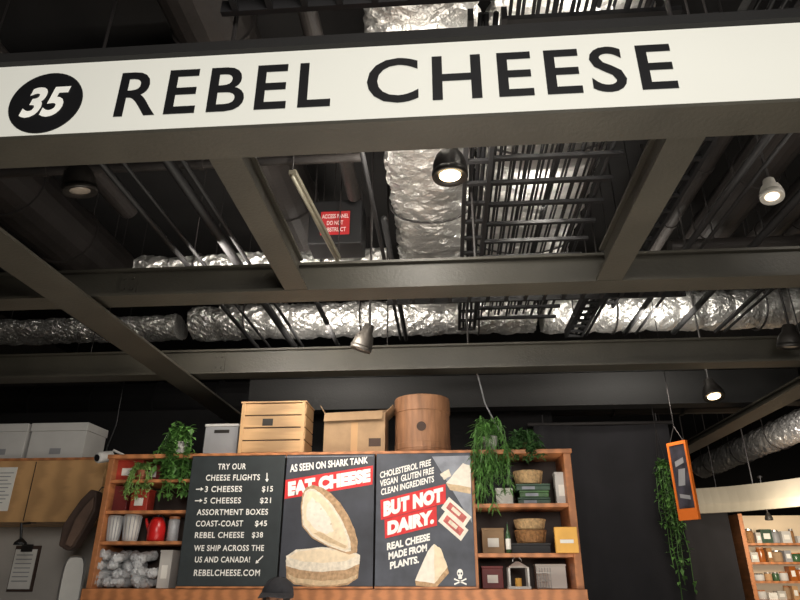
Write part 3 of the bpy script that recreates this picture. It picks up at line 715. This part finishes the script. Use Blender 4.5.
def cup(label, px, wpx, yt, z0, d=4.7, mat=offw):
    c = W(px, 525, d); r = wpx/2/690*d; z1 = W(px, yt, d).z; h = z1-z0
    t = thing('ribbed_cup', label, 'cup', (c.x, d, z0), 'pale cups on the left shelf')
    MB().lathe([(r*.75, 0), (r*.8, .005), (r, h), (r*.92, h), (r*.75, .02), (.001, .018)], (c.x, d, z0), 24).build('body', mat, t, smooth=True)
    mb = MB()
    for k in range(14):
        a_ = 2*pi*k/14; mb.tube([(c.x+r*.79*cos(a_), d+r*.79*sin(a_), z0+.01), (c.x+r*.995*cos(a_), d+r*.995*sin(a_), z0+h-.01)], .004, 5)
    mb.each('rib', greyw, t)
z = zl['c']+.001
cup('left pale ribbed cup on the left shelf', 115, 15, 516, z)
cup('wider ribbed cup beside the red kettle', 132, 18, 515, z, mat=potw)
c = W(157, 528, 4.7); z1 = W(157, 511, 4.7).z; h = z1-z; r = .062
t = thing('red_kettle', 'small red enamel kettle on the left shelf', 'kettle', (c.x, 4.7, z))
MB().lathe([(r*.85, 0), (r, .01), (r, h*.45), (r*.8, h*.68), (r*.5, h*.78), (.001, h*.8)], (c.x, 4.7, z), 24).build('body', redm, t, smooth=True)
MB().lathe([(.012, h*.78), (.016, h*.86), (.004, h*.9)], (c.x, 4.7, z), 12).build('lid_knob', blk, t)
MB().tube([(c.x-r*.9, 4.7, z+h*.35), (c.x-r*1.3, 4.7, z+h*.6), (c.x-r*1.45, 4.7, z+h*.75)], [.014, .011, .008], 10).build('spout', redm, t)
MB().tube([(c.x+r*.8*cos(a_), 4.7, z+h*.62+r*.8*sin(a_)) for a_ in [pi*k/10 for k in range(11)]], .005, 8).build('handle', blk, t)
c = W(174, 525, 4.72); h = .17
t = thing('storage_jar', 'clear jar with wooden lid right of the red kettle', 'jar', (c.x, 4.72, z))
MB().lathe([(.034, 0), (.04, .006), (.04, h*.85), (.034, h*.9)], (c.x, 4.72, z), 20).build('body', plast, t, smooth=True)
MB().lathe([(.038, h*.9), (.038, h), (.001, h)], (c.x, 4.72, z), 20).build('lid', wood, t)
# pile of plastic wrapped tub sleeves, bottom left shelf
z0 = ZBm+.001; rnd = random.Random(11)
for row in range(4):
    for i in range(5-row//2):
        px = 99+i*12.2+(row % 2)*6; r = .037
        c = W(px, 570, 4.7); cz = z0+r*1.1+row*.055
        R = Matrix.Rotation(rnd.uniform(-.5, .5), 3, 'Z') @ Matrix.Rotation(radians(90+rnd.uniform(-12, 12)), 3, 'X') @ Matrix.Rotation(rnd.uniform(0, 3), 3, 'Z')
        tt = thing('wrapped_tubs', 'sleeve of plastic tubs in crinkled clear wrap, in the pile on the bottom left shelf', 'plastic tubs', (c.x, 4.76, cz-r), 'clear wrapped tub sleeves on the bottom left shelf')
        MB().lathe([(r*.45, -.09), (r*.95, -.075), (r*1.02, -.05), (r*.94, -.02), (r*1.04, 0), (r*.94, .03), (r, .055), (r*.9, .075), (r*.45, .09)], (c.x, 4.76, cz), 11, R, jit=.005).build('wrap', plast, tt)
        MB().lathe([(r*.6, -.07), (r*.72, -.068), (r*.6, -.03), (r*.72, -.028), (r*.6, .01), (r*.72, .012), (r*.6, .05), (r*.72, .052), (r*.7, .06)], (c.x, 4.76, cz), 12, R).build('tub_stack', innert, tt)
        m2 = MB(); m2.lathe([(r*.3, .09), (r*.8, .112), (r*.3, .125)], (c.x, 4.76, cz), 8, R, jit=.006); m2.build('twist', plast, tt)
shelf_box('pale_carton', 'pale carton at the right end of the bottom left shelf', 160, 172, 550, z0, 4.7, .14, potw, 'box')

# ---------------------------------------------------------------- items on right shelf
def basket(label, px, d, z, r, h, mat, grp=None, n=28):
    c = W(px, 540, d)
    t = thing('wicker_basket', label, 'basket', (c.x, d, z), grp)
    MB().lathe([(r*.85, 0), (r*.9, .004), (r*.95, h*.33), (r*.93, h*.34), (r, h*.66), (r*.97, h*.67), (r*1.05, h), (r*.98, h), (r*.82, .012), (.001, .01)], (c.x, d, z), n).build('body', mat, t)
    MB().tube([V((c.x+r*1.03*cos(2*pi*k/24), d+r*1.03*sin(2*pi*k/24), z+h)) for k in range(25)], .007, 6).build('rim', mat, t)
    m2 = MB()
    for k in range(16):
        a_ = 2*pi*k/16; m2.tube([(c.x+r*.9*cos(a_), d+r*.9*sin(a_), z+.004), (c.x+r*1.05*cos(a_), d+r*1.05*sin(a_), z+h)], .003, 5)
    m2.each('stake', mat, t)
z = zl['p']+.001
for k, (a_, b_, mt_) in enumerate(((517, 549, green), (519, 548, leafd), (516, 550, green))):
    zz0 = z+.047*k; X0 = W(a_, 485, 4.68).x; X1 = W(b_, 485, 4.68).x
    t = thing('green_tin', ['lowest', 'middle', 'topmost'][k]+' dark green flat tin of the stack on the upper right shelf', 'tin', ((X0+X1)/2, 4.76, zz0), 'green tins stacked on the upper right shelf')
    MB().box(X0, X1, 4.68, 4.86, zz0, zz0+.03).build('body', mt_, t, bevel=.004); MB().box(X0-.002, X1+.002, 4.678, 4.862, zz0+.031, zz0+.045).build('lid', mt_, t, bevel=.003)
    MB().box(X0+.04, X0+.13, 4.6775, 4.6785, zz0+.006, zz0+.026).build('sticker', lgrey, t)
basket('pale woven basket on top of the stacked green tins', 533, 4.77, z+.143, .1, .085, wickp)
def bottle(label, x, y, z, h, r, mat, group, capm_=None):
    t = thing('bottle', label, 'bottle', (x, y, z), group)
    MB().lathe([(r*.9, 0), (r, .005), (r, h*.55), (r*.8, h*.65), (r*.35, h*.75), (r*.32, h*.93)], (x, y, z), 14).build('body', mat, t, smooth=True)
    MB().lathe([(r*.4, h*.93), (r*.4, h), (.001, h)], (x, y, z), 10).build('cap', capm_ or blk, t)
    MB().lathe([(r*1.01, h*.12), (r*1.02, h*.13), (r*1.02, h*.45), (r*1.01, h*.46)], (x, y, z), 14).build('sticker', paper, t)
    return t
shelf_box('pale_tin', 'tall pale tin at the right end of the upper right shelf', 555, 566, 472, z, 4.7, .09, offw, 'tin')
shelf_box('dark_box', 'tall dark box behind the trailing plant on the upper right shelf', 484, 512, 466, z, 4.78, .14, blackp, 'box', stk=False)
shelf_box('cheese_pack', 'flat cream pack leaning before the tall dark box', 496, 513, 488, z, 4.7, .05, paper, 'pack')
z = zl['q']+.001
shelf_box('dark_box', 'wide flat dark box under the wicker baskets on the middle right shelf', 512, 551, 543, z, 4.69, .2, blackp, 'box', stk=False)
zb2 = W(530, 543, 4.69).z+.001
basket('brown wicker basket standing on the flat dark box', 531, 4.79, zb2, .105, .08, wick)
basket('pale wicker basket on top of the brown wicker basket', 531, 4.79, zb2+.088, .105, .065, wickp)
shelf_box('brown_box', 'kraft brown box at the left end of the middle right shelf', 482, 504, 528, z, 4.74, .16, card2, 'box')
c = W(508, 540, 4.68); bottle('slim green bottle between kraft box and flat dark box', c.x, 4.67, z, .2, .018, bottle_g, None)
A = W(556, 553, 4.585); B = W(576, 527, 4.585)
t = thing('yellow_pack', 'yellow pack in a holder fixed at the right end of the shelves', 'pack', ((A.x+B.x)/2, 4.59, A.z))
MB().box(A.x, B.x, 4.560, 4.5995, A.z, B.z).build('holder', yell, t, bevel=.004); MB().box(A.x+.03, B.x-.03, 4.557, 4.5595, A.z+.06, B.z-.08).build('print', paper, t)
z = ZBm+.001
c = W(518, 575, 4.72); h = W(518, 561, 4.72).z-z; w = .075
t = thing('white_lantern', 'small white lantern on the bottom right shelf', 'lantern', (c.x, 4.72, z))
MB().box(c.x-w, c.x+w, 4.72-w, 4.72+w, z, z+.015).build('base', offw, t)
mb = MB()
for i in (-1, 1):
    for j in (-1, 1): mb.box(c.x+i*(w-.012)-.006, c.x+i*(w-.012)+.006, 4.72+j*(w-.012)-.006, 4.72+j*(w-.012)+.006, z+.015, z+h*.75)
mb.each('post', offw, t)
MB().lathe([(w*1.35, 0), (w*.5, .03), (w*.2, .04)], (c.x, 4.72, z+h*.75), 4, Matrix.Rotation(radians(45), 3, 'Z')).build('roof', offw, t)
MB().lathe([(.022, 0), (.022, .05), (.003, .052)], (c.x, 4.72, z+.015), 14).build('candle', yell, t)
MB().tube([(c.x+.03*cos(a_), 4.72, z+h*.75+.04+.03*sin(a_)) for a_ in [pi*k/8 for k in range(9)]], .003, 6).build('handle', steelb, t)
c = W(543, 575, 4.72)
t = thing('wire_rack', 'little wire rack beside the white lantern', 'rack', (c.x, 4.72, z))
mb = MB()
for zz in (z+.006, z+.05, z+.1):
    mb.tube([(c.x-.045, 4.68, zz), (c.x+.045, 4.68, zz), (c.x+.045, 4.78, zz), (c.x-.045, 4.78, zz), (c.x-.045, 4.68, zz)], .003, 6)
for i in range(6): mb.tube([(c.x-.045+.018*i, 4.68, z), (c.x-.045+.018*i, 4.68, z+.13)], .0025, 6)
mb.build('frame', steelb, t)
shelf_box('storage_box', 'low cream box behind the wire rack at the right end', 536, 566, 564, z, 4.84, .12, paper, 'box')
shelf_box('dark_box', 'small dark red box at the left end of the bottom right shelf', 482, 503, 566, z, 4.74, .16, dkred, 'box')

# ---------------------------------------------------------------- plants
def hanging_plant(label, c, potr, poth, strands, length, mat, leafL, leafW, spread, potmat, name='trailing_plant', seed=1, up_=.05, dens=3, hang=None, down=0):
    rnd = random.Random(seed); c = V(c)
    t = thing(name, label, 'plant', c, None)
    MB().lathe([(potr*.75, 0), (potr, poth), (potr*.92, poth), (potr*.7, .01)], c, 18).build('pot', potmat, t, smooth=True)
    mb = MB(); top = c+V((0, 0, poth))
    for s_ in range(strands):
        a_ = rnd.uniform(0, 2*pi)
        dx, dy = cos(a_), sin(a_)*.6-.45
        Lh = length*rnd.uniform(.25, 1); sp = spread*rnd.uniform(.4, 1); pts = []
        for k in range(9):
            u = k/8
            pts.append(top+V((dx*sp*min(1, u*2.2)+rnd.uniform(-.01, .01), dy*sp*min(1, u*2.2)+rnd.uniform(-.01,.01), up_*rnd.uniform(.6, 1.3)*sin(min(1, u*2)*pi)-Lh*max(0, u-.18)/.82)))
        mb.tube(pts, .003, 4)
        for k in range(1, 9):
            for j in range(dens):
                q = pts[k-1].lerp(pts[k], rnd.random())
                mb.leaf(q, (rnd.uniform(-1,1), rnd.uniform(-1,.5), rnd.uniform(-.7,.5)-down), leafL*rnd.uniform(.7,1.2), leafW)
    mb.build('foliage', mat, t)
    if hang:
        m2 = MB()
        for k in range(3):
            a_ = 2*pi*k/3; m2.tube([c+V((potr*cos(a_), potr*sin(a_), poth)), c+V((0, 0, poth+.35)), V((c.x, c.y, hang))], .003, 5)
        m2.each('wire', darkgrey, t)
    return t
c = W(180, 447, 4.68)
hanging_plant('dark ivy trailing from the top of the shelves beside the black menu', (c.x, 4.7, ZTT), .06, .1, 34, .44, leafg, .06, .042, .15, potw, 'trailing_ivy', 3, up_=.12)
c = W(142, 475, 4.66)
hanging_plant('light green string plant hanging in the left shelf opening', (c.x, 4.66, zl['a']+.001), .04, .07, 20, .27, leafl, .03, .022, .1, terra, 'string_plant', 5)
c = W(490, 447, 4.66)
hanging_plant('long leafy fern spilling from the shelf top over the right poster edge', (c.x, 4.66, ZTT), .06, .1, 34, .52, leafg, .07, .016, .15, potw, 'trailing_fern', 8, up_=.14, dens=4, down=.5)
c = W(527, 450, 4.66)
hanging_plant('small bushy trailing plant right of the long leafy fern', (c.x, 4.7, ZTT), .05, .06, 26, .14, leafd, .045, .03, .16, terra, 'trailing_plant', 9, up_=.08)

# ---------------------------------------------------------------- curtain
def curtain(label, x0, x1, y, z0, z1, amp=.07, wl=.26, slope=0):
    n = int((x1-x0)/.02); vs = []; fs = []
    for i in range(n+1):
        x = x0+(x1-x0)*i/n
        for j in range(9):
            u = j/8; ph = 1.3*sin(x*2.1+u*.8)+.8*sin(x*5.3)
            vs.append((x, y+slope*(x-x0)+amp*(.3+.7*u)*(.55+.45*sin(x*2.7))*sin(2*pi*x/wl+ph)+.02*sin(x*5+u*4), z1+(z0-z1)*u))
    for i in range(n):
        for j in range(8): a_ = i*9+j; fs.append((a_, a_+9, a_+10, a_+1))
    t = thing('curtain', label, 'curtain', ((x0+x1)/2, y, z0))
    MB().add(vs, fs).build('cloth', curt, t, smooth=True)
    MB().tube([(x0-.05, y, z1+.02), (x1+.05, y+slope*(x1-x0), z1+.02)], .018, 10).build('rod', darkgrey, t)
    m2 = MB()
    for x in (x0+.1, x1-.1): m2.tube([(x, y+slope*(x-x0), z1+.02), (x, y+slope*(x-x0), 5.4 if y > 7 else 3.084)], .006, 6)
    m2.each('hanging_rod', darkgrey, t)
curtain('tall black pleated curtain right of the shelving', W(540, 500, 6.35).x, W(682, 500, 6.35).x, 6.4, .02, W(620, 424, 6.35).z)

# ---------------------------------------------------------------- hanging orange frame
Yo = 5.0
c = W(683, 480, Yo); hz = (W(677, 441, Yo).z-W(690, 519, Yo).z)/2
wv = V((.09, -.15, 0)); nv = V((wv.y, -wv.x, 0)).normalized()
t = thing('picture_sign', 'narrow orange edged picture sign hanging beside the curtain', 'sign', c)
wl = wv.length; wd = wv.normalized(); th = nv*.012
mb = MB()
for s_ in (-1, 1): mb.obox(c+wd*s_*(wl/2-.008), wd*.008, th, V((0,0,hz)))
for s_ in (-1, 1): mb.obox(c+V((0,0,s_*(hz-.012 if s_ > 0 else hz-.04))), wd*(wl/2-.017), th, V((0,0,.012 if s_ > 0 else .04)))
mb.each('frame_bar', orange, t)
MB().obox(c, wd*(wl/2-.017), nv*.006, V((0,0,hz-.02))).build('picture', picm, t)
mb = MB()
for s_ in (-1, 1):
    q = c-nv*.0075*s_
    mb.obox(q+V((0,0,.13)), wd*.04+V((0,0,.012)), nv*.0008, V((0,0,.02)))
    mb.obox(q+V((0,0,.02)), wd*.03, nv*.0008, V((0,0,.06))+wd*.012)
    mb.obox(q+V((0,0,-.12)), wd*.045+V((0,0,-.01)), nv*.0008, V((0,0,.014)))
mb.each('picture_highlight', greyw, t)
mb = MB()
for s_ in (-1, 1): mb.tube([c+wd*s_*wl*.35+V((0,0,hz)), c+V((0,0,hz+.12)), V((c.x, c.y, CEIL))], .003, 6)
mb.each('wire', darkgrey, t)

# ---------------------------------------------------------------- vine, neighbour stall
c = W(662, 470, 6.12)
hanging_plant('long green vine hanging against the right edge of the curtain', (c.x, 6.12, c.z-.05), .05, .08, 14, 1.3, leafg, .055, .035, .1, blackp, 'hanging_vine', 21, up_=.06, dens=4, hang=3.084)
YN = 9.5
x0 = W(694, 495, YN).x; x1 = 5.7
zf0 = W(740, 510, YN).z; zf1 = W(740, 484, YN).z
t = thing('curved_fascia', 'pale curved fascia over the neighbouring stall', 'fascia', ((x0+x1)/2, YN, zf0))
vs = []; fs = []; n = 24
for i in range(n+1):
    u = i/n; x = x0+(x1-x0)*u; y = YN+.5-4.2*u**2.1
    vs += [(x, y, zf0), (x, y-.06, zf0+(zf1-zf0)*.35), (x, y, zf1), (x, y+.12, zf1), (x, y+.12, zf0)]
for i in range(n):
    a_ = i*5
    for k in range(5): fs.append((a_+k, a_+5+k, a_+5+(k+1) % 5, a_+(k+1) % 5))
fs.append((0,1,2,3,4)); fs.append(tuple(n*5+4-k for k in range(5)))
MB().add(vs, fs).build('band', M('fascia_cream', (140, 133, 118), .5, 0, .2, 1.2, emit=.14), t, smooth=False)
mb = MB()
for i in (2, 9, 18):
    p_ = V(vs[i*5+2]); mb.tube([p_+V((0,.06,0)), V((p_.x, p_.y+.06, CEIL))], .01, 6)
mb.each('hanging_rod', darkgrey, t)
curtain('dark plain drape under the pale curved fascia', W(680, 560, 10.1).x, W(743, 560, 10.1).x, 10.3, .02, zf0+.12, .06, .4)
XL = W(751, 570, 10.1).x; XR = XL+2.2
t = thing('display_shelf', 'brightly lit wooden display shelves in the neighbouring stall', 'shelves', ((XL+XR)/2, 10.3, 0))
zs = [W(775, y_, 10.1).z for y_ in (600, 581, 562, 543)]
for xx in (XL, XR): MB().box(xx-.03, xx+.03, 10.1, 10.45, 0, zf0).build('upright', wood, t)
for zz in zs: MB().box(XL+.03, XR-.03, 10.1, 10.45, zz-.03, zz).build('shelf', wood, t)
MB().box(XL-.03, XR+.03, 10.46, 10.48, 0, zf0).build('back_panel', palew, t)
rnd = random.Random(4)
for j, zz in enumerate(zs):
    xj = XL+.05
    while xj < XR-.9:
        mt_ = rnd.choice([lampw, paper, card2, offw, card, amber, wick, greyw, bottle_g, green]); hh = rnd.uniform(.09, .2); r = rnd.uniform(.03, .08)
        xj += r
        if rnd.random() < .4:
            b_ = thing('pack', 'small pack on the brightly lit distant shelves', 'pack', (xj, 10.2, zz+.001), 'packs on the distant lit shelves')
            MB().box(xj-r, xj+r, 10.13, 10.27, zz+.001, zz+hh).build('body', mt_, b_); MB().box(xj-r*.6, xj+r*.6, 10.127, 10.1295, zz+hh*.3, zz+hh*.7).build('sticker', paper, b_)
        else:
            b_ = thing('jar', 'small jar on the brightly lit distant shelves', 'jar', (xj, 10.2, zz+.001), 'jars on the distant lit shelves')
            MB().lathe([(r*.95, 0), (r, .01), (r, hh*.75), (r*.8, hh*.88)], (xj, 10.2, zz+.001), 12).build('body', mt_, b_, smooth=True)
            MB().lathe([(r*.85, hh*.88), (r*.85, hh), (.001, hh)], (xj, 10.2, zz+.001), 12).build('lid', rnd.choice([wood, blk, steelb]), b_)
        xj += r+.006

# ---------------------------------------------------------------- person
hc = W(277.5, 592, 3.9)
ztop = W(277.5, 577, 3.9).z
px_, py_ = hc.x, 3.9
pe = thing('person', 'person in a charcoal baseball cap standing in front of the menu boards', 'person', (px_, py_, 0))
hz_ = ztop-.125
def skinbody(name, joints, edges, radii, mat, parent, root=0, sub=2):
    me = bpy.data.meshes.new(name)
    me.from_pydata([tuple(V(j)) for j in joints], edges, []); me.update()
    o = bpy.data.objects.new(name, me); col.objects.link(o); o.parent = parent
    sk = o.modifiers.new('skin', 'SKIN'); sk.use_smooth_shade = True
    for i, r in enumerate(radii): me.skin_vertices[0].data[i].radius = (r if isinstance(r, tuple) else (r, r))
    me.skin_vertices[0].data[root].use_root = True
    ss = o.modifiers.new('sub', 'SUBSURF'); ss.levels = sub; ss.render_levels = sub
    me.materials.append(mat); return o
zsH = hz_-.24
J = [(0,0,.86),(0,0,1.02),(0,0,1.2),(0,0,zsH-.02),(0,0,zsH+.06),(0,-.01,hz_-.07),(0,-.005,hz_),(0,.0,hz_+.05)]
Rr = [(.15,.11),(.135,.10),(.15,.105),(.15,.095),(.058,.058),(.062,.07),(.074,.088),(.06,.072)]
E = [(i, i+1) for i in range(7)]
def addc(frm, pts, rs):
    p_ = frm
    for q, r in zip(pts, rs):
        J.append(q); Rr.append(r); E.append((p_, len(J)-1)); p_ = len(J)-1
    return p_
for s_ in (-1, 1):
    hnd = addc(3, [(s_*.17, 0, zsH-.03), (s_*.22, .02, 1.07), (s_*.2, -.12, .92), (s_*.17, -.2, .9)], [.055, .042, .032, .03])
    for k in range(4):
        fx = s_*(.195-.018*k); L_ = (.06, .076, .08, .07)[k]
        addc(hnd, [(fx, -.24, .895), (fx, -.24-L_*.5, .885), (fx, -.24-L_*.8, .86)], [.011, .009, .008])
    addc(hnd, [(s_*.13, -.215, .9), (s_*.115, -.25, .89)], [.012, .009])
    addc(0, [(s_*.09, 0, .78), (s_*.1, -.01, .45), (s_*.1, .01, .09), (s_*.11, -.12, .04)], [.085, .056, .04, (.035, .03)])
skinbody('body', J, E, Rr, skin, pe)
def ell(mb, c, rx, ry, rz, n=16, mrings=10, z0=-1, z1=1, pw=1):
    vs = []; fs = []
    for i in range(mrings+1):
        s_ = z0+(z1-z0)*i/mrings; ph = math.asin(max(-1, min(1, s_)))
        for k in range(n): a_ = 2*pi*k/n; cp = abs(cos(ph))**pw; vs.append((c[0]+rx*cp*cos(a_), c[1]+ry*cp*sin(a_), c[2]+rz*sin(ph)))
    for i in range(mrings):
        for k in range(n): a_ = i*n+k; b_ = i*n+(k+1) % n; fs.append((a_, b_, b_+n, a_+n))
    mb.add(vs, fs)
HX, HY = px_, py_
for s_ in (-1, 1):
    m1 = MB(); ell(m1, (HX+s_*.03, HY-.083, hz_), .013, .01, .009); ey = m1.build('eye', eyew, pe, smooth=True)
    m1 = MB(); ell(m1, (HX+s_*.03, HY-.092, hz_), .006, .004, .006); m1.build('iris', blk, ey, smooth=True)
    m1 = MB(); ell(m1, (HX+s_*.078, HY+.005, hz_-.005), .01, .02, .03); m1.build('ear', skin, pe, smooth=True)
m1 = MB(); m1.add([(HX, HY-.082, hz_+.005), (HX-.016, HY-.082, hz_-.04), (HX+.016, HY-.082, hz_-.04), (HX, HY-.112, hz_-.035)], [(0,1,3),(0,3,2),(1,2,3)]); m1.build('nose', skin, pe)
m1 = MB(); ell(m1, (HX, HY-.082, hz_-.062), .024, .008, .007); m1.build('mouth', M('lips', (150, 84, 76), .5), pe, smooth=True)
m1 = MB(); ell(m1, (HX, HY+.018, hz_+.005), .083, .092, .1, z0=-.75, z1=.6); m1.build('hair', hairm, pe, smooth=True)
m1 = MB(); ell(m1, (HX, HY, hz_+.02), .092, .107, .105, 28, 14, 0.05, 1, .8)
for i, v_ in enumerate(m1.v): v_.z += .004*sin(v_.x*40+v_.y*25)*max(0, (v_.z-hz_-.05)*8); v_.x += .006*(v_.z-hz_-.02)/.1
cp_ = m1.build('cap', capm, pe, smooth=True)
m1 = MB(); vs = []; fs = []
for k in range(13):
    a_ = pi+pi*k/12
    vs += [(HX+.09*cos(a_), HY+.102*sin(a_), hz_+.045), (HX+.096*cos(a_), HY+.1*sin(a_)-.09*abs(sin(a_))**.7, hz_+.03-.012*abs(cos(a_)))]
for k in range(12): a_ = 2*k; fs.append((a_, a_+1, a_+3, a_+2))
m1.add(vs, fs); vz = m1.build('visor', capm, cp_); so = vz.modifiers.new('solid', 'SOLIDIFY'); so.thickness = .004
m1 = MB()
for k in range(3):
    a0 = pi*k/3
    m1.tube([(HX+.003+.0925*cos(a0)*abs(cos(ph))**.8*(1 if ph < pi/2 else -1), HY+.1075*sin(a0)*abs(cos(ph))**.8*(1 if ph < pi/2 else -1), hz_+.02+.106*sin(ph)) for ph in [.1+(pi-.2)*i/16 for i in range(17)]], .0012, 5)
m1.each('seam', capm, cp_)
m1 = MB(); m1.lathe([(.16, .88), (.165, 1.0), (.175, zsH-.1), (.16, zsH-.01), (.08, zsH+.035), (.07, zsH+.035)], (HX, HY, 0), 24)
for v_ in m1.v: v_.y = HY+(v_.y-HY)*.75
for s_ in (-1, 1): m1.tube([(HX+s_*.1, HY, zsH-.02), (HX+s_*.18, HY, zsH-.06), (HX+s_*.22, HY+.02, 1.16)], [.075, .072, .065], 14)
m1.build('shirt', shirt, pe, smooth=True)
m1 = MB()
for s_ in (-1, 1): m1.tube([(HX+s_*.07, HY, .93), (HX+s_*.09, HY, .78), (HX+s_*.1, HY-.01, .45), (HX+s_*.1, HY+.01, .08)], [.11, .105, .08, .065], 16)
m1.build('trousers', trous, pe, smooth=True)
for s_ in (-1, 1):
    m1 = MB(); ell(m1, (HX+s_*.105, HY-.05, .045), .05, .13, .045); m1.build('shoe', blk, pe, smooth=True)

# ---------------------------------------------------------------- lights
w = bpy.data.worlds.new('world'); S.world = w; w.use_nodes = True
w.node_tree.nodes['Background'].inputs[0].default_value = (.8, .75, .7, 1); w.node_tree.nodes['Background'].inputs[1].default_value = .03
def area(name, loc, tgt, size, e, colr=(1, .93, .84)):
    ld = bpy.data.lights.new(name, 'AREA'); ld.energy = e; ld.size = size; ld.color = colr; ld.shape = 'DISK'
    o = bpy.data.objects.new(name, ld); col.objects.link(o); o.location = loc
    o.rotation_euler = (V(tgt)-V(loc)).to_track_quat('-Z', 'Y').to_euler()
area('hall_light', (.5, -1.5, 2.7), (0, 5, 2.2), 1.6, 132, (1, .96, .91))
area('floor_bounce', (0, 2.6, .5), (0, 2.8, 4), 3.0, 72, (1, .93, .82))
area('counter_light', (-.8, 3.6, 3.0), (-.8, 4.7, 1.9), .5, 17, (1, .92, .8))
area('duct_fill', (1.8, 5.1, 3.5), (1.8, 5.9, 4.2), .4, 26, (1, .95, .86))  # fill lamps without fixtures, added to brighten the silver ducts and dark pipes
area('duct_fill', (-1.0, 5.1, 3.5), (-1.0, 5.9, 4.2), .4, 26, (1, .93, .84))
area('duct_fill', (-1.5, 3.6, 3.4), (-1.2, 4.5, 3.9), .3, 20, (1, .93, .84))
area('duct_fill', (-.1, 2.5, 3.5), (0, 3.6, 4.3), .35, 24, (1, .94, .84))
area('duct_fill', (.7, 2.1, 4.0), (.7, 3.4, 4.3), .25, 14, (1, .94, .84))
area('duct_fill', (.7, 3.7, 4.0), (.7, 5, 4.25), .25, 12, (1, .94, .84))
area('duct_fill', (2.2, 2.6, 3.4), (2.4, 3.4, 4.5), .4, 6, (1, .93, .84))
area('neighbour_fill', (4.3, 8.6, 2.2), (4.8, 10, 1.7), .5, 34, (1, .85, .66))  # two more added fill lamps, no fixtures, to lift the far stall
area('neighbour_fill', (4.0, 8.4, 2.9), (4.9, 9.4, 3.6), .4, 16, (1, .92, .84))
area('curtain_light', (1.6, 4.9, 2.9), (1.5, 6.4, 1.9), .3, 8, (1, .9, .8))
